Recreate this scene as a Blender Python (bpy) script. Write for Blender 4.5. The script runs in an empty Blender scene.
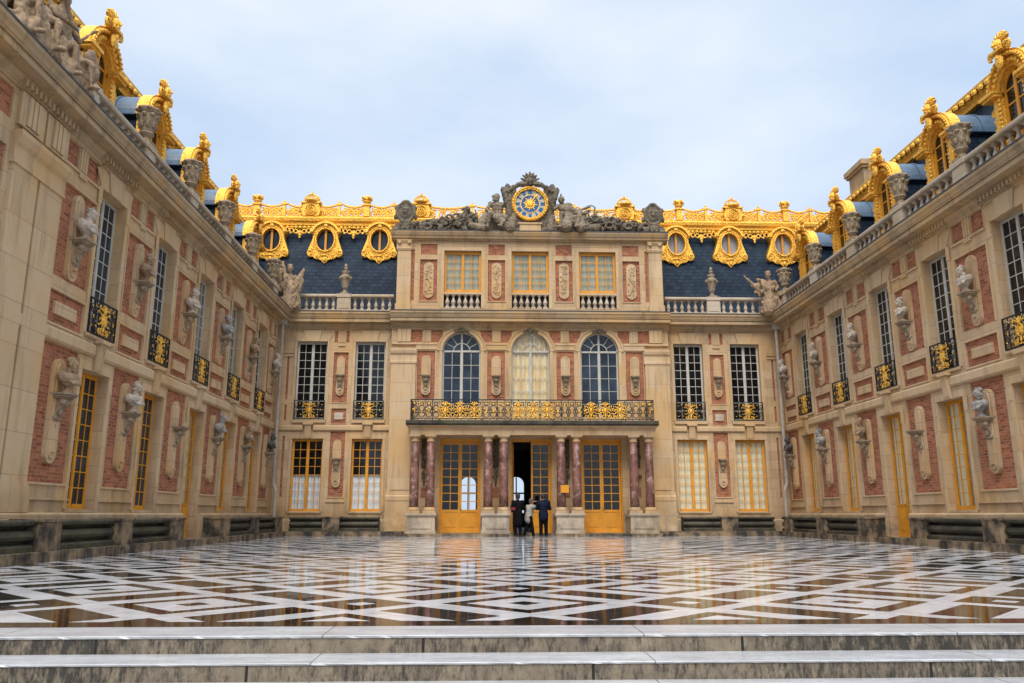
import bpy, bmesh, math, random
from mathutils import Vector, Matrix, noise
RAD = math.radians
rng = random.Random(7)
scene = bpy.context.scene
COL = scene.collection

# ------------------------------------------------------------------ materials
class NT:
    def __init__(s, name):
        s.m = bpy.data.materials.new(name); s.m.use_nodes = True
        s.t = s.m.node_tree; s.t.nodes.clear()
        s.out = s.n('ShaderNodeOutputMaterial')
        s.b = s.n('ShaderNodeBsdfPrincipled')
        s.l(s.b.outputs[0], s.out.inputs['Surface'])
    def n(s, kind, **kw):
        o = s.t.nodes.new(kind)
        for k, v in kw.items(): setattr(o, k, v)
        return o
    def l(s, a, b): s.t.links.new(a, b)
    def pos(s):
        return s.n('ShaderNodeNewGeometry').outputs['Position']
    def wallvec(s):                      # (x+y, z): runs along any wall of the court
        sx = s.n('ShaderNodeSeparateXYZ'); s.l(s.pos(), sx.inputs[0])
        h = s.math('ADD', sx.outputs[0], sx.outputs[1])
        cx = s.n('ShaderNodeCombineXYZ'); s.l(h, cx.inputs[0]); s.l(sx.outputs[2], cx.inputs[1])
        return cx.outputs[0]
    def math(s, op, a, b=None, clamp=False):
        o = s.n('ShaderNodeMath', operation=op); o.use_clamp = clamp
        for i, v in enumerate((a, b)):
            if v is None: continue
            if isinstance(v, (int, float)): o.inputs[i].default_value = v
            else: s.l(v, o.inputs[i])
        return o.outputs[0]
    def noise(s, vec, scale, detail=4, rough=.55, sc=None):
        if sc:
            mp = s.n('ShaderNodeVectorMath', operation='MULTIPLY'); s.l(vec, mp.inputs[0]); mp.inputs[1].default_value = sc
            vec = mp.outputs[0]
        o = s.n('ShaderNodeTexNoise'); s.l(vec, o.inputs['Vector'])
        o.inputs['Scale'].default_value = scale; o.inputs['Detail'].default_value = detail; o.inputs['Roughness'].default_value = rough
        return o.outputs['Fac']
    def ramp(s, fac, a, b):              # linear step a..b -> 0..1
        o = s.n('ShaderNodeMapRange'); s.l(fac, o.inputs[0]); o.inputs[1].default_value = a; o.inputs[2].default_value = b
        return o.outputs[0]
    def mix(s, fac, a, b, blend='MIX'):
        o = s.n('ShaderNodeMix', data_type='RGBA', blend_type=blend)
        for sock, v in ((o.inputs[0], fac), (o.inputs[6], a), (o.inputs[7], b)):
            if isinstance(v, (int, float)): sock.default_value = v
            elif isinstance(v, (tuple, list)): sock.default_value = (*v, 1) if len(v) == 3 else v
            else: s.l(v, sock)
        return o.outputs[2]
    def bump(s, h, strength=.3, dist=.02):
        o = s.n('ShaderNodeBump'); s.l(h, o.inputs['Height']); o.inputs['Strength'].default_value = strength; o.inputs['Distance'].default_value = dist
        s.l(o.outputs[0], s.b.inputs['Normal'])
    def brick(s, vec, w, h, mortar, c1, c2, cm):
        o = s.n('ShaderNodeTexBrick'); s.l(vec, o.inputs['Vector'])
        o.inputs['Scale'].default_value = 1; o.inputs['Brick Width'].default_value = w; o.inputs['Row Height'].default_value = h
        o.inputs['Mortar Size'].default_value = mortar; o.inputs['Mortar Smooth'].default_value = .2
        o.inputs['Color1'].default_value = (*c1, 1); o.inputs['Color2'].default_value = (*c2, 1); o.inputs['Mortar'].default_value = (*cm, 1)
        return o
    def col(s, c):
        if isinstance(c, (tuple, list)): s.b.inputs['Base Color'].default_value = (*c, 1)
        else: s.l(c, s.b.inputs['Base Color'])
    def set(s, **kw):
        for k, v in kw.items():
            i = s.b.inputs[k.replace('_', ' ')]
            if isinstance(v, (int, float)): i.default_value = v
            else: s.l(v, i)
        return s.m

def m_simple(name, c, rough=.6, metal=0., var=.25, scale=6, spec=.5, bump=0.):
    t = NT(name); nz = t.noise(t.pos(), scale)
    d = tuple(x * (1 - var) for x in c); e = tuple(min(1, x * (1 + var)) for x in c)
    t.col(t.mix(t.ramp(nz, .3, .7), d, e))
    if bump: t.bump(t.noise(t.pos(), scale * 5), bump, .02)
    return t.set(Roughness=rough, Metallic=metal, Specular_IOR_Level=spec)

def m_stone(name, c1, c2, dark, block=(1.05, .41), stain=.62, warm=(.55, .33, .13)):
    t = NT(name); wv = t.wallvec(); p = t.pos()
    br = t.brick(wv, block[0], block[1], .007, c1, c2, tuple(x * .52 for x in c1))
    big = t.noise(p, .55, 5, .6)
    c = t.mix(t.math('MULTIPLY', t.ramp(big, .46, .64), .7), br.outputs['Color'], warm)
    streak = t.noise(p, 1., 5, .65, (2.6, 2.6, .33))
    c = t.mix(t.math('MULTIPLY', t.ramp(streak, .5, .8), stain), c, dark)
    grain = t.noise(p, 24, 3, .7)
    c = t.mix(t.math('MULTIPLY', t.ramp(grain, .3, .75), .22), c, tuple(x * .55 for x in c1))
    # rain grime near the foot of the walls and a little under the string courses
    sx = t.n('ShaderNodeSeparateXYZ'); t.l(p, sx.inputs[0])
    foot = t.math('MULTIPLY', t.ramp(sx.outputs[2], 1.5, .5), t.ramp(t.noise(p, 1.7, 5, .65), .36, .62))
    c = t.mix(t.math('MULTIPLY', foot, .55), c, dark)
    t.col(c)
    t.bump(t.math('ADD', grain, t.math('MULTIPLY', br.outputs['Fac'], -1.5)), .4, .015)
    return t.set(Roughness=.85, Specular_IOR_Level=.25)

M = {}
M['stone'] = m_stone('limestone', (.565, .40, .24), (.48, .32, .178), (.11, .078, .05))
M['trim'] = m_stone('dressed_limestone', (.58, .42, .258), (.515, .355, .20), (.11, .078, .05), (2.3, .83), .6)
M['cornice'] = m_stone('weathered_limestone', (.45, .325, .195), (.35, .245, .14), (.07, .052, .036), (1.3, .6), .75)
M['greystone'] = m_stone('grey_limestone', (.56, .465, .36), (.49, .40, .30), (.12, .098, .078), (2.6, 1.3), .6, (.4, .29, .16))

def m_brick():
    t = NT('pink_brick'); wv = t.wallvec(); p = t.pos()
    br = t.brick(wv, .23, .082, .010, (.45, .150, .074), (.19, .058, .030), (.34, .21, .13))
    br.inputs['Bias'].default_value = -.1
    nz = t.noise(p, 1.1, 5, .65)
    c = t.mix(t.math('MULTIPLY', t.ramp(nz, .45, .75), .45), br.outputs['Color'], (.36, .15, .075))
    n2 = t.noise(p, 9, 4, .7)
    c = t.mix(t.math('MULTIPLY', t.ramp(n2, .46, .75), .5), c, (.10, .036, .025))
    t.col(c); t.bump(br.outputs['Fac'], -.3, .008)
    return t.set(Roughness=.9, Specular_IOR_Level=.2)
M['brick'] = m_brick()

def m_slate():
    t = NT('blue_slate'); wv = t.wallvec(); p = t.pos()
    br = t.brick(wv, .30, .19, .016, (.0065, .015, .031), (.016, .033, .058), (.0015, .003, .007))
    c = t.mix(t.math('MULTIPLY', t.ramp(t.noise(p, 1.3, 6, .7), .45, .8), .55), br.outputs['Color'], (.038, .056, .074))
    t.col(c); t.bump(br.outputs['Fac'], -.5, .02)
    return t.set(Roughness=.6, Specular_IOR_Level=.12)
M['slate'] = m_slate()
M['lead'] = m_simple('blue_lead', (.058, .105, .165), .45, .0, .3, 3, .5, .1)
M['leadgrey'] = m_simple('grey_lead_flashing', (.055, .056, .062), .55, .0, .3, 3)

def m_gold():
    t = NT('gilding'); p = t.pos()
    nz = t.noise(p, 5, 5, .65); n2 = t.noise(p, 26, 3, .6)
    c = t.mix(t.ramp(nz, .3, .7), (.86, .45, .060), (.97, .60, .11))
    c = t.mix(t.math('MULTIPLY', t.ramp(n2, .50, .70), .75), c, (.30, .115, .014))
    n3 = t.noise(p, 13, 4, .65)
    t.col(c); t.bump(t.math('ADD', n2, n3), .6, .045)
    return t.set(Roughness=t.ramp(nz, -.6, 1.6), Metallic=.8)
M['gold'] = m_gold()
M['iron'] = m_simple('black_iron', (.012, .012, .013), .45, .3, .3)
M['white'] = m_simple('white_paint', (.45, .425, .36), .55, 0, .12, 4)
M['ochre'] = m_simple('ochre_paint', (.62, .262, .018), .5, 0, .14, 3, .4)

def m_dark_glass(name, base, tint):
    t = NT(name); nz = t.noise(t.pos(), 1.3, 2, .5)
    t.col(t.mix(t.ramp(nz, .4, .7), base, tint))
    t.bump(t.noise(t.pos(), 1.6, 2, .5), .06, .05)
    return t.set(Roughness=.05, Specular_IOR_Level=.4)
M['darkglass'] = m_dark_glass('dark_window_glass', (.003, .0035, .0045), (.012, .013, .016))
M['blueglass'] = m_dark_glass('blue_window_glass', (.007, .013, .023), (.030, .046, .070))
def m_clear():
    t = NT('clear_window_glass'); t.t.nodes.remove(t.b)
    tr = t.n('ShaderNodeBsdfTransparent'); tr.inputs[0].default_value = (.93, .95, .95, 1)
    gl = t.n('ShaderNodeBsdfGlossy'); gl.inputs['Roughness'].default_value = .03
    lw = t.n('ShaderNodeLayerWeight'); lw.inputs[0].default_value = .5
    fr = t.math('ADD', t.math('MULTIPLY', t.math('POWER', lw.outputs['Facing'], 4), .9), .05)
    mx = t.n('ShaderNodeMixShader'); t.l(fr, mx.inputs[0]); t.l(tr.outputs[0], mx.inputs[1]); t.l(gl.outputs[0], mx.inputs[2])
    t.l(mx.outputs[0], t.out.inputs['Surface']); return t.m
M['clearglass'] = m_clear()
def m_cloth(name, a, b):
    t = NT(name); p = t.pos()
    nz = t.noise(p, 1, 4, .6, (7, 7, .8))
    t.col(t.mix(t.ramp(nz, .35, .65), a, b)); return t.set(Roughness=.9, Specular_IOR_Level=.1)
M['curtain_cream'] = m_cloth('cream_curtain', (.72, .64, .42), (.86, .80, .60))
M['curtain_white'] = m_cloth('white_blind', (.66, .70, .72), (.86, .87, .86))
M['curtain_grey'] = m_cloth('grey_green_blind', (.32, .315, .225), (.44, .43, .32))
M['curtain_yellow'] = m_cloth('yellow_drape', (.74, .48, .17), (.84, .72, .48))
M['shutter'] = m_simple('grey_shutter', (.30, .29, .29), .7, 0, .12, 2)

def m_statue(name, a, b, dark, dk=.6, rough=.8):
    t = NT(name); p = t.pos(); geo = t.n('ShaderNodeNewGeometry')
    nz = t.noise(p, 3.2, 6, .65); n2 = t.noise(p, 14, 4, .7)
    c = t.mix(t.ramp(nz, .35, .65), a, b)
    c = t.mix(t.math('MULTIPLY', t.ramp(n2, .45, .7), dk), c, dark)
    t.col(c); t.bump(n2, .5, .03)
    return t.set(Roughness=rough, Specular_IOR_Level=.25)
M['statue'] = m_statue('weathered_statue_stone', (.31, .24, .16), (.18, .14, .10), (.028, .023, .018), .8)
M['darkstatue'] = m_statue('blackened_statue_stone', (.22, .175, .12), (.10, .082, .06), (.013, .011, .009), .85)
M['tanstatue'] = m_statue('tan_statue_stone', (.38, .26, .155), (.25, .17, .102), (.05, .036, .024), .6)
M['marble'] = m_statue('pale_bust_marble', (.52, .435, .345), (.36, .30, .235), (.10, .08, .062), .45)
M['greymarble'] = m_statue('grey_bust_marble', (.34, .315, .285), (.22, .20, .18), (.06, .055, .05), .5, .5)
M['bronze'] = m_statue('dark_bust_bronze', (.05, .045, .042), (.10, .09, .08), (.02, .02, .02), .4, .4)
M['bracket'] = m_statue('bracket_stone', (.38, .285, .185), (.24, .178, .115), (.06, .047, .034), .6)

def m_redmarble():
    t = NT('red_veined_marble'); p = t.pos()
    wa = t.noise(p, 3.2, 7, .75, (1, 1, .7)); v = t.noise(p, 4.5, 7, .75)
    c = t.mix(t.ramp(wa, .38, .6), (.085, .034, .026), (.24, .105, .078))
    c = t.mix(t.math('MULTIPLY', t.ramp(v, .53, .63), .7), c, (.48, .35, .29))
    t.col(c); return t.set(Roughness=.45)
M['redmarble'] = m_redmarble()

def m_bench():
    t = NT('mossy_bench_stone'); p = t.pos()
    a = t.noise(p, 1.4, 6, .7); b = t.noise(p, 5, 5, .7)
    c = t.mix(t.ramp(a, .4, .62), (.022, .02, .015), (.085, .07, .043))
    c = t.mix(t.math('MULTIPLY', t.ramp(b, .5, .7), .7), c, (.014, .014, .011))
    c = t.mix(t.math('MULTIPLY', t.ramp(t.noise(p, .8, 4, .6), .5, .68), .5), c, (.085, .085, .032))
    t.col(c); t.bump(b, .5, .03); return t.set(Roughness=.6, Specular_IOR_Level=.4)
M['bench'] = m_bench()
def m_benchblock():
    t = NT('bench_pedestal_stone'); p = t.pos()
    a = t.noise(p, 2.2, 6, .7, (1, 1, .7))
    c = t.mix(t.ramp(a, .42, .6), (.026, .022, .017), (.25, .17, .095))
    t.col(c); return t.set(Roughness=.7)
M['benchblock'] = m_benchblock()

def m_floor():
    t = NT('wet_black_and_white_marble'); p = t.pos()
    sx = t.n('ShaderNodeSeparateXYZ'); t.l(p, sx.inputs[0])
    X = t.math('SUBTRACT', sx.outputs[0], .42); Y = t.math('SUBTRACT', sx.outputs[1], 8.72)
    P = 3.40 / math.sqrt(2)
    def fold(v):
        q = t.math('DIVIDE', v, P * math.sqrt(2)); q = t.math('ADD', q, 100.5)
        q = t.math('FRACT', q); q = t.math('SUBTRACT', q, .5); q = t.math('ABSOLUTE', q)
        return t.math('MULTIPLY', q, P)
    a = fold(t.math('ADD', X, Y)); b = fold(t.math('SUBTRACT', X, Y))
    m = t.math('MAXIMUM', a, b); n = t.math('MINIMUM', a, b)
    gt = lambda v, k: t.math('GREATER_THAN', v, k)
    lt = lambda v, k: t.math('LESS_THAN', v, k)
    AND = lambda u, v: t.math('MULTIPLY', u, v)
    OR = lambda u, v: t.math('MAXIMUM', u, v)
    white = AND(gt(m, .13), lt(m, .43))
    band = AND(gt(m, .62), lt(n, .79))
    bar = AND(gt(m, .95), lt(n, .57))
    white = OR(white, AND(band, t.math('SUBTRACT', 1, bar)))
    white = OR(white, gt(n, 1.09))
    white = AND(white, gt(sx.outputs[1], 7.33))     # plain dark border along the steps
    var = t.noise(p, 2.1, 6, .65); fine = t.noise(p, 11, 4, .7)
    cw = t.mix(t.ramp(var, .3, .7), (.46, .44, .43), (.68, .675, .685))
    cw = t.mix(t.math('MULTIPLY', t.ramp(fine, .52, .75), .3), cw, (.27, .225, .18))
    cd = t.mix(t.ramp(var, .35, .65), (.006, .0055, .0055), (.028, .020, .016))
    # fine joints between the slabs
    jt = lambda v: t.math('ABSOLUTE', t.math('SUBTRACT', t.math('FRACT', t.math('MULTIPLY', v, 2.0 / .58)), .5))
    jn = t.math('LESS_THAN', t.math('MINIMUM', jt(t.math('MULTIPLY', t.math('ADD', X, Y), .7071)), jt(t.math('MULTIPLY', t.math('SUBTRACT', X, Y), .7071))), .008)
    t.col(t.mix(t.math('MULTIPLY', jn, .55), t.mix(white, cd, cw), (.10, .085, .07)))
    wet = t.noise(p, .55, 5, .6)
    r = t.math('ADD', t.math('MULTIPLY', t.ramp(wet, .42, .66), .08), t.math('ADD', t.math('MULTIPLY', white, .05), .04))
    # faint uneven joints and puddle ripple
    bp = t.math('ADD', t.math('MULTIPLY', t.noise(p, 2.2, 2, .5), 1.0), t.math('MULTIPLY', white, .02))
    t.bump(bp, .045, .05)
    return t.set(Roughness=r, Specular_IOR_Level=.58)
M['floor'] = m_floor()

def m_tread():
    t = NT('white_marble_tread'); p = t.pos()
    a = t.noise(p, 3, 6, .7, (.5, 1.5, 1)); b = t.noise(p, 18, 4, .7)
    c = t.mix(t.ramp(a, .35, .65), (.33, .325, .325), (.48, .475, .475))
    c = t.mix(t.math('MULTIPLY', t.ramp(b, .5, .72), .5), c, (.24, .235, .235))
    br = t.brick(p, 2.45, 30, .006, (1, 1, 1), (1, 1, 1), (.4, .4, .38))
    c = t.mix(1, c, br.outputs['Color'], 'MULTIPLY')
    t.col(c); return t.set(Roughness=.22, Specular_IOR_Level=.4)
M['tread'] = m_tread()
def m_riser():
    t = NT('stained_riser_stone'); p = t.pos()
    a = t.noise(p, 1, 6, .7, (6, 1, 4)); s = t.noise(p, 1, 6, .75, (22, 1, 7)); g = t.noise(p, 40, 3, .7)
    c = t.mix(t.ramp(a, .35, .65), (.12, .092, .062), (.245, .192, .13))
    c = t.mix(t.math('MULTIPLY', t.ramp(g, .4, .75), .4), c, (.13, .105, .075))
    sx = t.n('ShaderNodeSeparateXYZ'); t.l(p, sx.inputs[0])
    big = t.noise(p, .35, 3, .6, (1, 1, 1))
    k = t.math('ADD', t.math('ADD', s, t.math('MULTIPLY', big, .9)), 0)
    c = t.mix(t.math('MULTIPLY', t.ramp(k, .88, 1.06), .92), c, (.018, .016, .012))
    wv = t.n('ShaderNodeCombineXYZ'); t.l(t.math('ADD', sx.outputs[0], t.math('MULTIPLY', sx.outputs[1], 3.1)), wv.inputs[0]); t.l(sx.outputs[2], wv.inputs[1])
    br = t.brick(wv.outputs[0], 2.45, 30, .012, (1, 1, 1), (1, 1, 1), (.06, .05, .04))
    c = t.mix(1, c, br.outputs['Color'], 'MULTIPLY')
    t.col(c); t.bump(g, .4, .01); return t.set(Roughness=.75)
M['riser'] = m_riser()
M['ground'] = m_simple('wet_cobbles', (.16, .15, .14), .5, 0, .35, 4)
M['blueenamel'] = m_simple('blue_enamel', (.003, .085, .24), .35, 0, .2, 5)
M['dialwhite'] = m_simple('pale_enamel', (.42, .38, .27), .5, 0, .2, 9)
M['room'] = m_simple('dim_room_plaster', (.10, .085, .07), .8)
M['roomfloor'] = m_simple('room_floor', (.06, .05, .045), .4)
M['pipe'] = m_simple('pale_painted_zinc', (.36, .31, .25), .5, 0, .15, 3)
M['yellow'] = m_simple('yellow_sign_paint', (.60, .25, .008), .5, 0, .08, 5)
M['skin'] = m_simple('skin', (.50, .30, .22), .55, 0, .08, 6)
M['hair_dark'] = m_simple('dark_hair', (.022, .016, .013), .6, 0, .3, 20)
M['hair_grey'] = m_simple('brown_hair', (.09, .055, .035), .6, 0, .3, 20)
M['coat_black'] = m_simple('black_coat', (.006, .006, .007), .95, 0, .35, 8, .06)
M['coat_navy'] = m_simple('navy_jacket', (.008, .012, .026), .9, 0, .35, 7, .08)
M['trousers'] = m_simple('dark_trousers', (.006, .006, .007), .95, 0, .3, 7, .06)
M['cream'] = m_simple('cream_jacket', (.27, .25, .22), .9, 0, .25, 7)
M['red'] = m_simple('red_folder', (.20, .012, .022), .6, 0, .15, 8)
M['shoe'] = m_simple('black_shoe', (.01, .01, .01), .4)
M['brass'] = m_simple('dull_brass', (.45, .28, .07), .4, .8, .2)

# ------------------------------------------------------------------ mesh helpers
class Face:
    """A wall plane: s runs along it, n comes out of it, z is up."""
    def __init__(f, o, s, n, rz): f.o, f.s, f.n, f.rz = Vector(o), Vector(s), Vector(n), rz
    def p(f, s, n, z): return (f.o.x + f.s.x * s + f.n.x * n, f.o.y + f.s.y * s + f.n.y * n, f.o.z + z)
XL, XR, YB, YC = -9.3, 13.55, 36.0, 35.7
LW = Face((XL, 0, 0), (0, 1, 0), (1, 0, 0), RAD(90))
RW = Face((XR, 0, 0), (0, 1, 0), (-1, 0, 0), RAD(-90))
BK = Face((0, YB, 0), (1, 0, 0), (0, -1, 0), 0)
CT = Face((0, YC, 0), (1, 0, 0), (0, -1, 0), 0)
LOC = Face((0, 0, 0), (1, 0, 0), (0, -1, 0), 0)       # local frame of repeated parts

class MB:
    def __init__(s, F=LOC): s.v, s.f, s.mi, s.F, s.cur = [], [], [], F, 0
    def add(s, vs, fs, raw=False):
        k = len(s.v)
        s.v += [tuple(v) for v in vs] if raw else [s.F.p(*v) for v in vs]
        for f in fs: s.f.append([i + k for i in f]); s.mi.append(s.cur)
    def box(s, s0, s1, n0, n1, z0, z1):
        vs = [(a, b, c) for c in (z0, z1) for b in (n0, n1) for a in (s0, s1)]
        s.add(vs, [(0, 1, 3, 2), (4, 6, 7, 5), (0, 4, 5, 1), (2, 3, 7, 6), (0, 2, 6, 4), (1, 5, 7, 3)])
    def prism(s, prof, n0, n1):          # outline in (s, z), pushed out along n
        k = len(prof)
        s.add([(a, n0, b) for a, b in prof] + [(a, n1, b) for a, b in prof],
              [tuple(range(k)), tuple(range(2 * k - 1, k - 1, -1))] + [(i, (i + 1) % k, k + (i + 1) % k, k + i) for i in range(k)])
    def mould(s, prof, s0, s1):          # section in (n, z), run along s
        k = len(prof)
        s.add([(s0, a, b) for a, b in prof] + [(s1, a, b) for a, b in prof],
              [tuple(range(k)), tuple(range(2 * k - 1, k - 1, -1))] + [(i, (i + 1) % k, k + (i + 1) % k, k + i) for i in range(k)])
    def quad(s, a, b, c, d): s.add([a, b, c, d], [(0, 1, 2, 3)])
    def lathe(s, cs, cn, prof, seg=12, sq=1.):
        vs, fs = [], []
        for r, z in prof:
            for i in range(seg):
                t = 2 * math.pi * i / seg; vs.append((cs + r * math.cos(t), cn + r * sq * math.sin(t), z))
        for j in range(len(prof) - 1):
            for i in range(seg):
                a = j * seg + i; b = j * seg + (i + 1) % seg; fs.append((a, b, b + seg, a + seg))
        fs.append(tuple(range(seg))); fs.append(tuple(range((len(prof) - 1) * seg, len(prof) * seg)))
        s.add(vs, fs)
    def ell(s, c, r, rot=None, u=8, v=5):
        vs, fs = [], []
        R = rot or Matrix.Identity(3)
        def put(x, y, z):
            q = R @ Vector((x * r[0], y * r[1], z * r[2])); vs.append((c[0] + q.x, c[1] + q.y, c[2] + q.z))
        put(0, 0, -1)
        for j in range(1, v):
            ph = -math.pi / 2 + math.pi * j / v
            for i in range(u):
                t = 2 * math.pi * i / u; put(math.cos(ph) * math.cos(t), math.cos(ph) * math.sin(t), math.sin(ph))
        put(0, 0, 1); L = len(vs) - 1
        for i in range(u): fs.append((0, 1 + (i + 1) % u, 1 + i)); fs.append((L, L - u + i, L - u + (i + 1) % u))
        for j in range(v - 2):
            for i in range(u):
                a = 1 + j * u + i; b = 1 + j * u + (i + 1) % u; fs.append((a, b, b + u, a + u))
        s.add(vs, fs)
    def tube(s, pts, r, seg=5, closed=False):
        pts = [Vector(p) for p in pts]; n = len(pts); vs, fs = [], []
        rr = r if isinstance(r, (list, tuple)) else [r] * n
        for k, p in enumerate(pts):
            a = pts[(k - 1) % n] if (closed or k) else p; b = pts[(k + 1) % n] if (closed or k < n - 1) else p
            d = (b - a).normalized(); up = Vector((0, 1, 0)) if abs(d.y) < .9 else Vector((0, 0, 1))
            e1 = d.cross(up).normalized(); e2 = d.cross(e1)
            for i in range(seg):
                t = 2 * math.pi * i / seg; q = p + (e1 * math.cos(t) + e2 * math.sin(t)) * rr[k]; vs.append(tuple(q))
        for k in range(n if closed else n - 1):
            for i in range(seg):
                a = k * seg + i; b = k * seg + (i + 1) % seg; c = (k + 1) % n * seg
                fs.append((a, b, c + (i + 1) % seg, c + i))
        if not closed: fs.append(tuple(range(seg))); fs.append(tuple(range((n - 1) * seg, n * seg)))
        s.add(vs, fs)
    def ringv(s, c, rx, rz, r, seg=14, tseg=5, a0=0, a1=360):   # a ring standing in the (s, z) plane
        full = abs(a1 - a0) >= 360; m = seg if full else seg + 1
        pts = [(c[0] + rx * math.cos(RAD(a0 + (a1 - a0) * i / seg)), c[1], c[2] + rz * math.sin(RAD(a0 + (a1 - a0) * i / seg))) for i in range(m)]
        s.tube(pts, r, tseg, full)
    def arch(s, c, zc, r0, r1, n0, n1, a0=0, a1=180, seg=20):   # a flat arch band
        vs, fs = [], []
        for i in range(seg + 1):
            t = RAD(a0 + (a1 - a0) * i / seg)
            for r in (r0, r1):
                for n in (n0, n1): vs.append((c + r * math.cos(t), n, zc + r * math.sin(t)))
        for i in range(seg):
            a = i * 4; b = a + 4
            fs += [(a, b, b + 1, a + 1), (a + 2, a + 3, b + 3, b + 2), (a + 1, b + 1, b + 3, a + 3), (a, a + 2, b + 2, b)]
        fs += [(0, 1, 3, 2), (seg * 4, seg * 4 + 2, seg * 4 + 3, seg * 4 + 1)]
        s.add(vs, fs)
    def volute(s, c, r, turns, tr, dirn=1, a0=90, seg=22):
        pts = []
        for i in range(seg + 1):
            k = i / seg; t = RAD(a0) + dirn * k * turns * 2 * math.pi; q = r * (1 - .82 * k)
            pts.append((c[0] + q * math.cos(t), c[1], c[2] + q * math.sin(t)))
        s.tube(pts, [tr * (1.0 - .3 * i / seg) for i in range(seg + 1)], 5)
    def mesh(s, name, mats, smooth=False, recalc=True):
        me = bpy.data.meshes.new(name); me.from_pydata(s.v, [], s.f)
        for m in (mats if isinstance(mats, (list, tuple)) else [mats]): me.materials.append(m)
        me.polygons.foreach_set('material_index', s.mi)
        if recalc:
            b = bmesh.new(); b.from_mesh(me); bmesh.ops.recalc_face_normals(b, faces=b.faces); b.to_mesh(me); b.free()
        if smooth: me.polygons.foreach_set('use_smooth', [True] * len(me.polygons))
        me.update(); return me

def link(name, data, parent=None, loc=(0, 0, 0), rz=0, scale=None):
    o = bpy.data.objects.new(name, data); COL.objects.link(o)
    o.location = loc; o.rotation_euler = (0, 0, rz)
    if scale: o.scale = scale
    if parent:
        o.parent = parent
        if parent.get('root'): o.matrix_parent_inverse = Matrix.Translation(-Vector(parent.location))
    return o
def build(name, mb, mats, parent=None, smooth=False, recalc=True):
    return link(name, mb.mesh(name, mats, smooth, recalc), parent)
def root(name, loc, label, cat, group=None):
    o = bpy.data.objects.new(name, None); COL.objects.link(o); o.location = loc; o['root'] = 1
    o.empty_display_size = .3
    tag(o, label, cat, group); return o
def tag(o, label, cat, group=None):
    o['label'] = label; o['category'] = cat
    if group: o['group'] = group
    return o
def struct(o): o['kind'] = 'structure'; return o

# organic forms: closed lumps and tapered limbs fused into one skin
class Blob(MB):
    def cap(s, a, b, ra, rb, seg=10):
        a, b = Vector(a), Vector(b); d = (b - a); L = d.length or 1e-4; d.normalize()
        pts, rr = [], []
        for k in range(-3, 1): t = k / 3 * math.pi / 2; pts.append(a + d * (ra * math.sin(t))); rr.append(max(.003, ra * math.cos(t)))
        for k in range(0, 4): t = k / 3 * math.pi / 2; pts.append(b + d * (rb * math.sin(t))); rr.append(max(.003, rb * math.cos(t)))
        s.tube(pts, rr, seg)
    def fuse(s, name, mat, voxel=.03, smooth=2, amp=0., freq=6., stretch=(1, 1, 1)):
        me = s.mesh('tmp', mat)
        o = bpy.data.objects.new('tmp', me); COL.objects.link(o)
        r = o.modifiers.new('r', 'REMESH'); r.mode = 'VOXEL'; r.voxel_size = voxel
        if smooth: q = o.modifiers.new('s', 'SMOOTH'); q.iterations = smooth; q.factor = .5
        dg = bpy.context.evaluated_depsgraph_get()
        out = bpy.data.meshes.new_from_object(o.evaluated_get(dg)); out.name = name
        bpy.data.objects.remove(o); bpy.data.meshes.remove(me)
        if amp:
            ns = [v.normal.copy() for v in out.vertices]
            for v, nn in zip(out.vertices, ns):
                c = v.co; q = Vector((c.x * stretch[0], c.y * stretch[1], c.z * stretch[2])) * freq
                v.co = c + nn * amp * (noise.noise(q) + .5 * noise.noise(q * 2.3))
        out.polygons.foreach_set('use_smooth', [True] * len(out.polygons))
        out.materials.clear(); out.materials.append(mat)
        return out
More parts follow.
